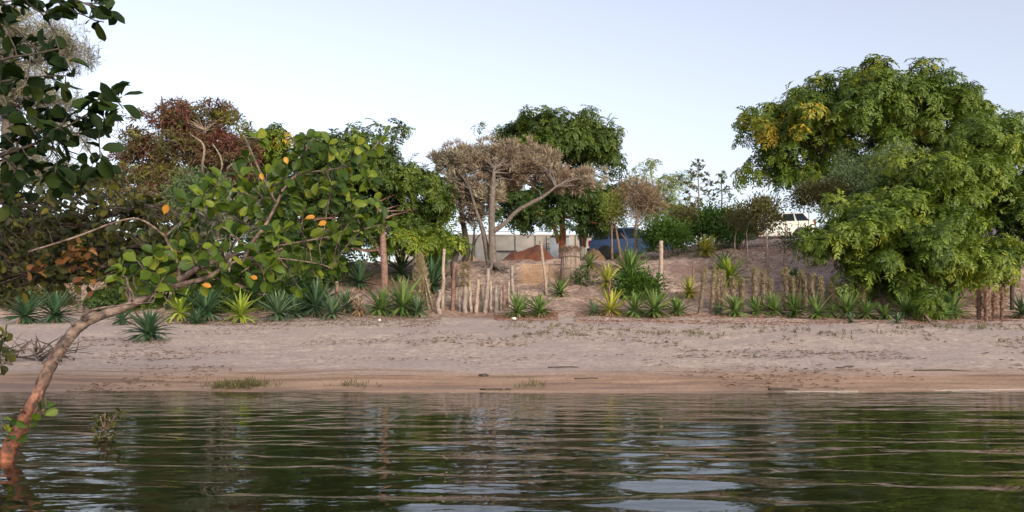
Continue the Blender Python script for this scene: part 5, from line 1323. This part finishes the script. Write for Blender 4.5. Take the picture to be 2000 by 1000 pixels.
scatter("beach_litter", "scattered dark dry bits and seaweed crumbs over the sand", 3200, px_region(-150, 2150, 632, 700, (.5, .02)), flake, LITTER, "litter")
scatter("beach_litter", "dark crumbs along the damp sand near the water", 1000, px_region(-150, 2150, 698, 762, (.6, .08)), flake, LITTER, "litter")
scatter("sand_grass", "thin creeping grass on the upper sand at centre and right", 700, px_region(950, 2100, 632, 660, (.7, .08)), tuftq, WEED, "grass")
scatter("leaf_litter", "strip of red brown dead leaves under the row of agaves", 7000, px_region(1120, 2150, 612, 631), flake, LITTER_RED, "leaves")
scatter("leaf_litter", "strip of dark dead leaves under the left agaves", 3500, px_region(250, 860, 618, 634), flake, LITTER, "leaves")
scatter("leaf_litter", "patch of red brown dead leaves by the agave pair at centre", 900, px_region(965, 1090, 614, 628), flake, LITTER_RED, "leaves")
def bank_region(n):
    x = rng.uniform(-17, 20, n * 2); y = rng.uniform(21.8, 33, n * 2); k = fbm(x * .6, y * .6, 3) > -.05
    return np.stack([x[k], y[k]], 1)[:n]
def stick(): return np.array([[-.22, 0, .01], [0, -.008, .04], [.22, .02, .015], [0, .008, .04]]), np.array([[0, 1, 2, 3]])
scatter("bank_brush", "dry twigs and brush lying all over the bank", 5200, bank_region, stick, LITTER, "brush")
scatter("bank_litter", "dead leaves scattered over the bank", 7000, bank_region, flake, LITTER, "leaves")
# grass tufts at the waterline
for px, py, w, n, lab in [(470, 756, 110, 150, "olive grass tuft at the waterline left of centre"), (1045, 757, 70, 18, "sparse olive weed at the waterline at centre"), (700, 754, 60, 14, "thin olive weed on the damp sand at centre left")]:
    c = G(px, py); k = c[1] / F; tv, tq = tpl_needle(7, .085, .004, .55, 160)
    cs = np.stack([c[0] + rng.normal(0, w * k * .28, n), c[1] + rng.normal(0, .14, n), np.zeros(n)], 1); cs[:, 2] = ground_z(cs[:, 0], cs[:, 1])
    M = rot_to(np.tile([0, 0, 1.], (n, 1)) + rng.normal(0, .15, (n, 3))); vv = np.einsum('nij,vj->nvi', M, tv) * rng.uniform(.5, 1.3, n)[:, None, None] + cs[:, None]
    tag(link_obj("grass_tuft", npmesh("grass_tuft", vv.reshape(-1, 3), (tq[None] + (np.arange(n) * len(tv))[:, None, None]).reshape(-1, 4), WEED, np.repeat(rng.random(n), len(tv)))), lab, "grass", kind="stuff")
# wash of foam along the waterline
FOAM = simple("foam", (.46, .42, .40), (.32, .29, .27), .6, 40, .3, .004)
m = MB()
for xa_, xb_, th in ((2.6, 10.5, .006),):
    xs_ = np.arange(xa_, xb_, .06); L = []
    for x in xs_:
        ys_ = np.linspace(8.5, 11.5, 300); y = ys_[np.argmax(ground_z(np.full(300, x), ys_) > .006)]
        L.append(y - .03 + .05 * float(fbm(x * 3, .7, 3)))
    for i in range(len(xs_) - 1):
        if fbm(xs_[i] * 1.1, 3.3, 3) < .02: continue
        w = th * (1 + .9 * float(fbm(xs_[i] * 4, 1.1, 2)))
        a, b = xs_[i], xs_[i + 1]
        m.add([[a, L[i] - w, .010], [b, L[i + 1] - w, .010], [b, L[i + 1], .016], [a, L[i], .016]], [[0, 1, 2, 3]])
tag(m.build("foam", FOAM, smooth=True), "thin broken line of white foam along the waterline", "foam", kind="stuff")
print("LEAF TRIS", TRIS[0], "OBJECTS", len(bpy.data.objects))
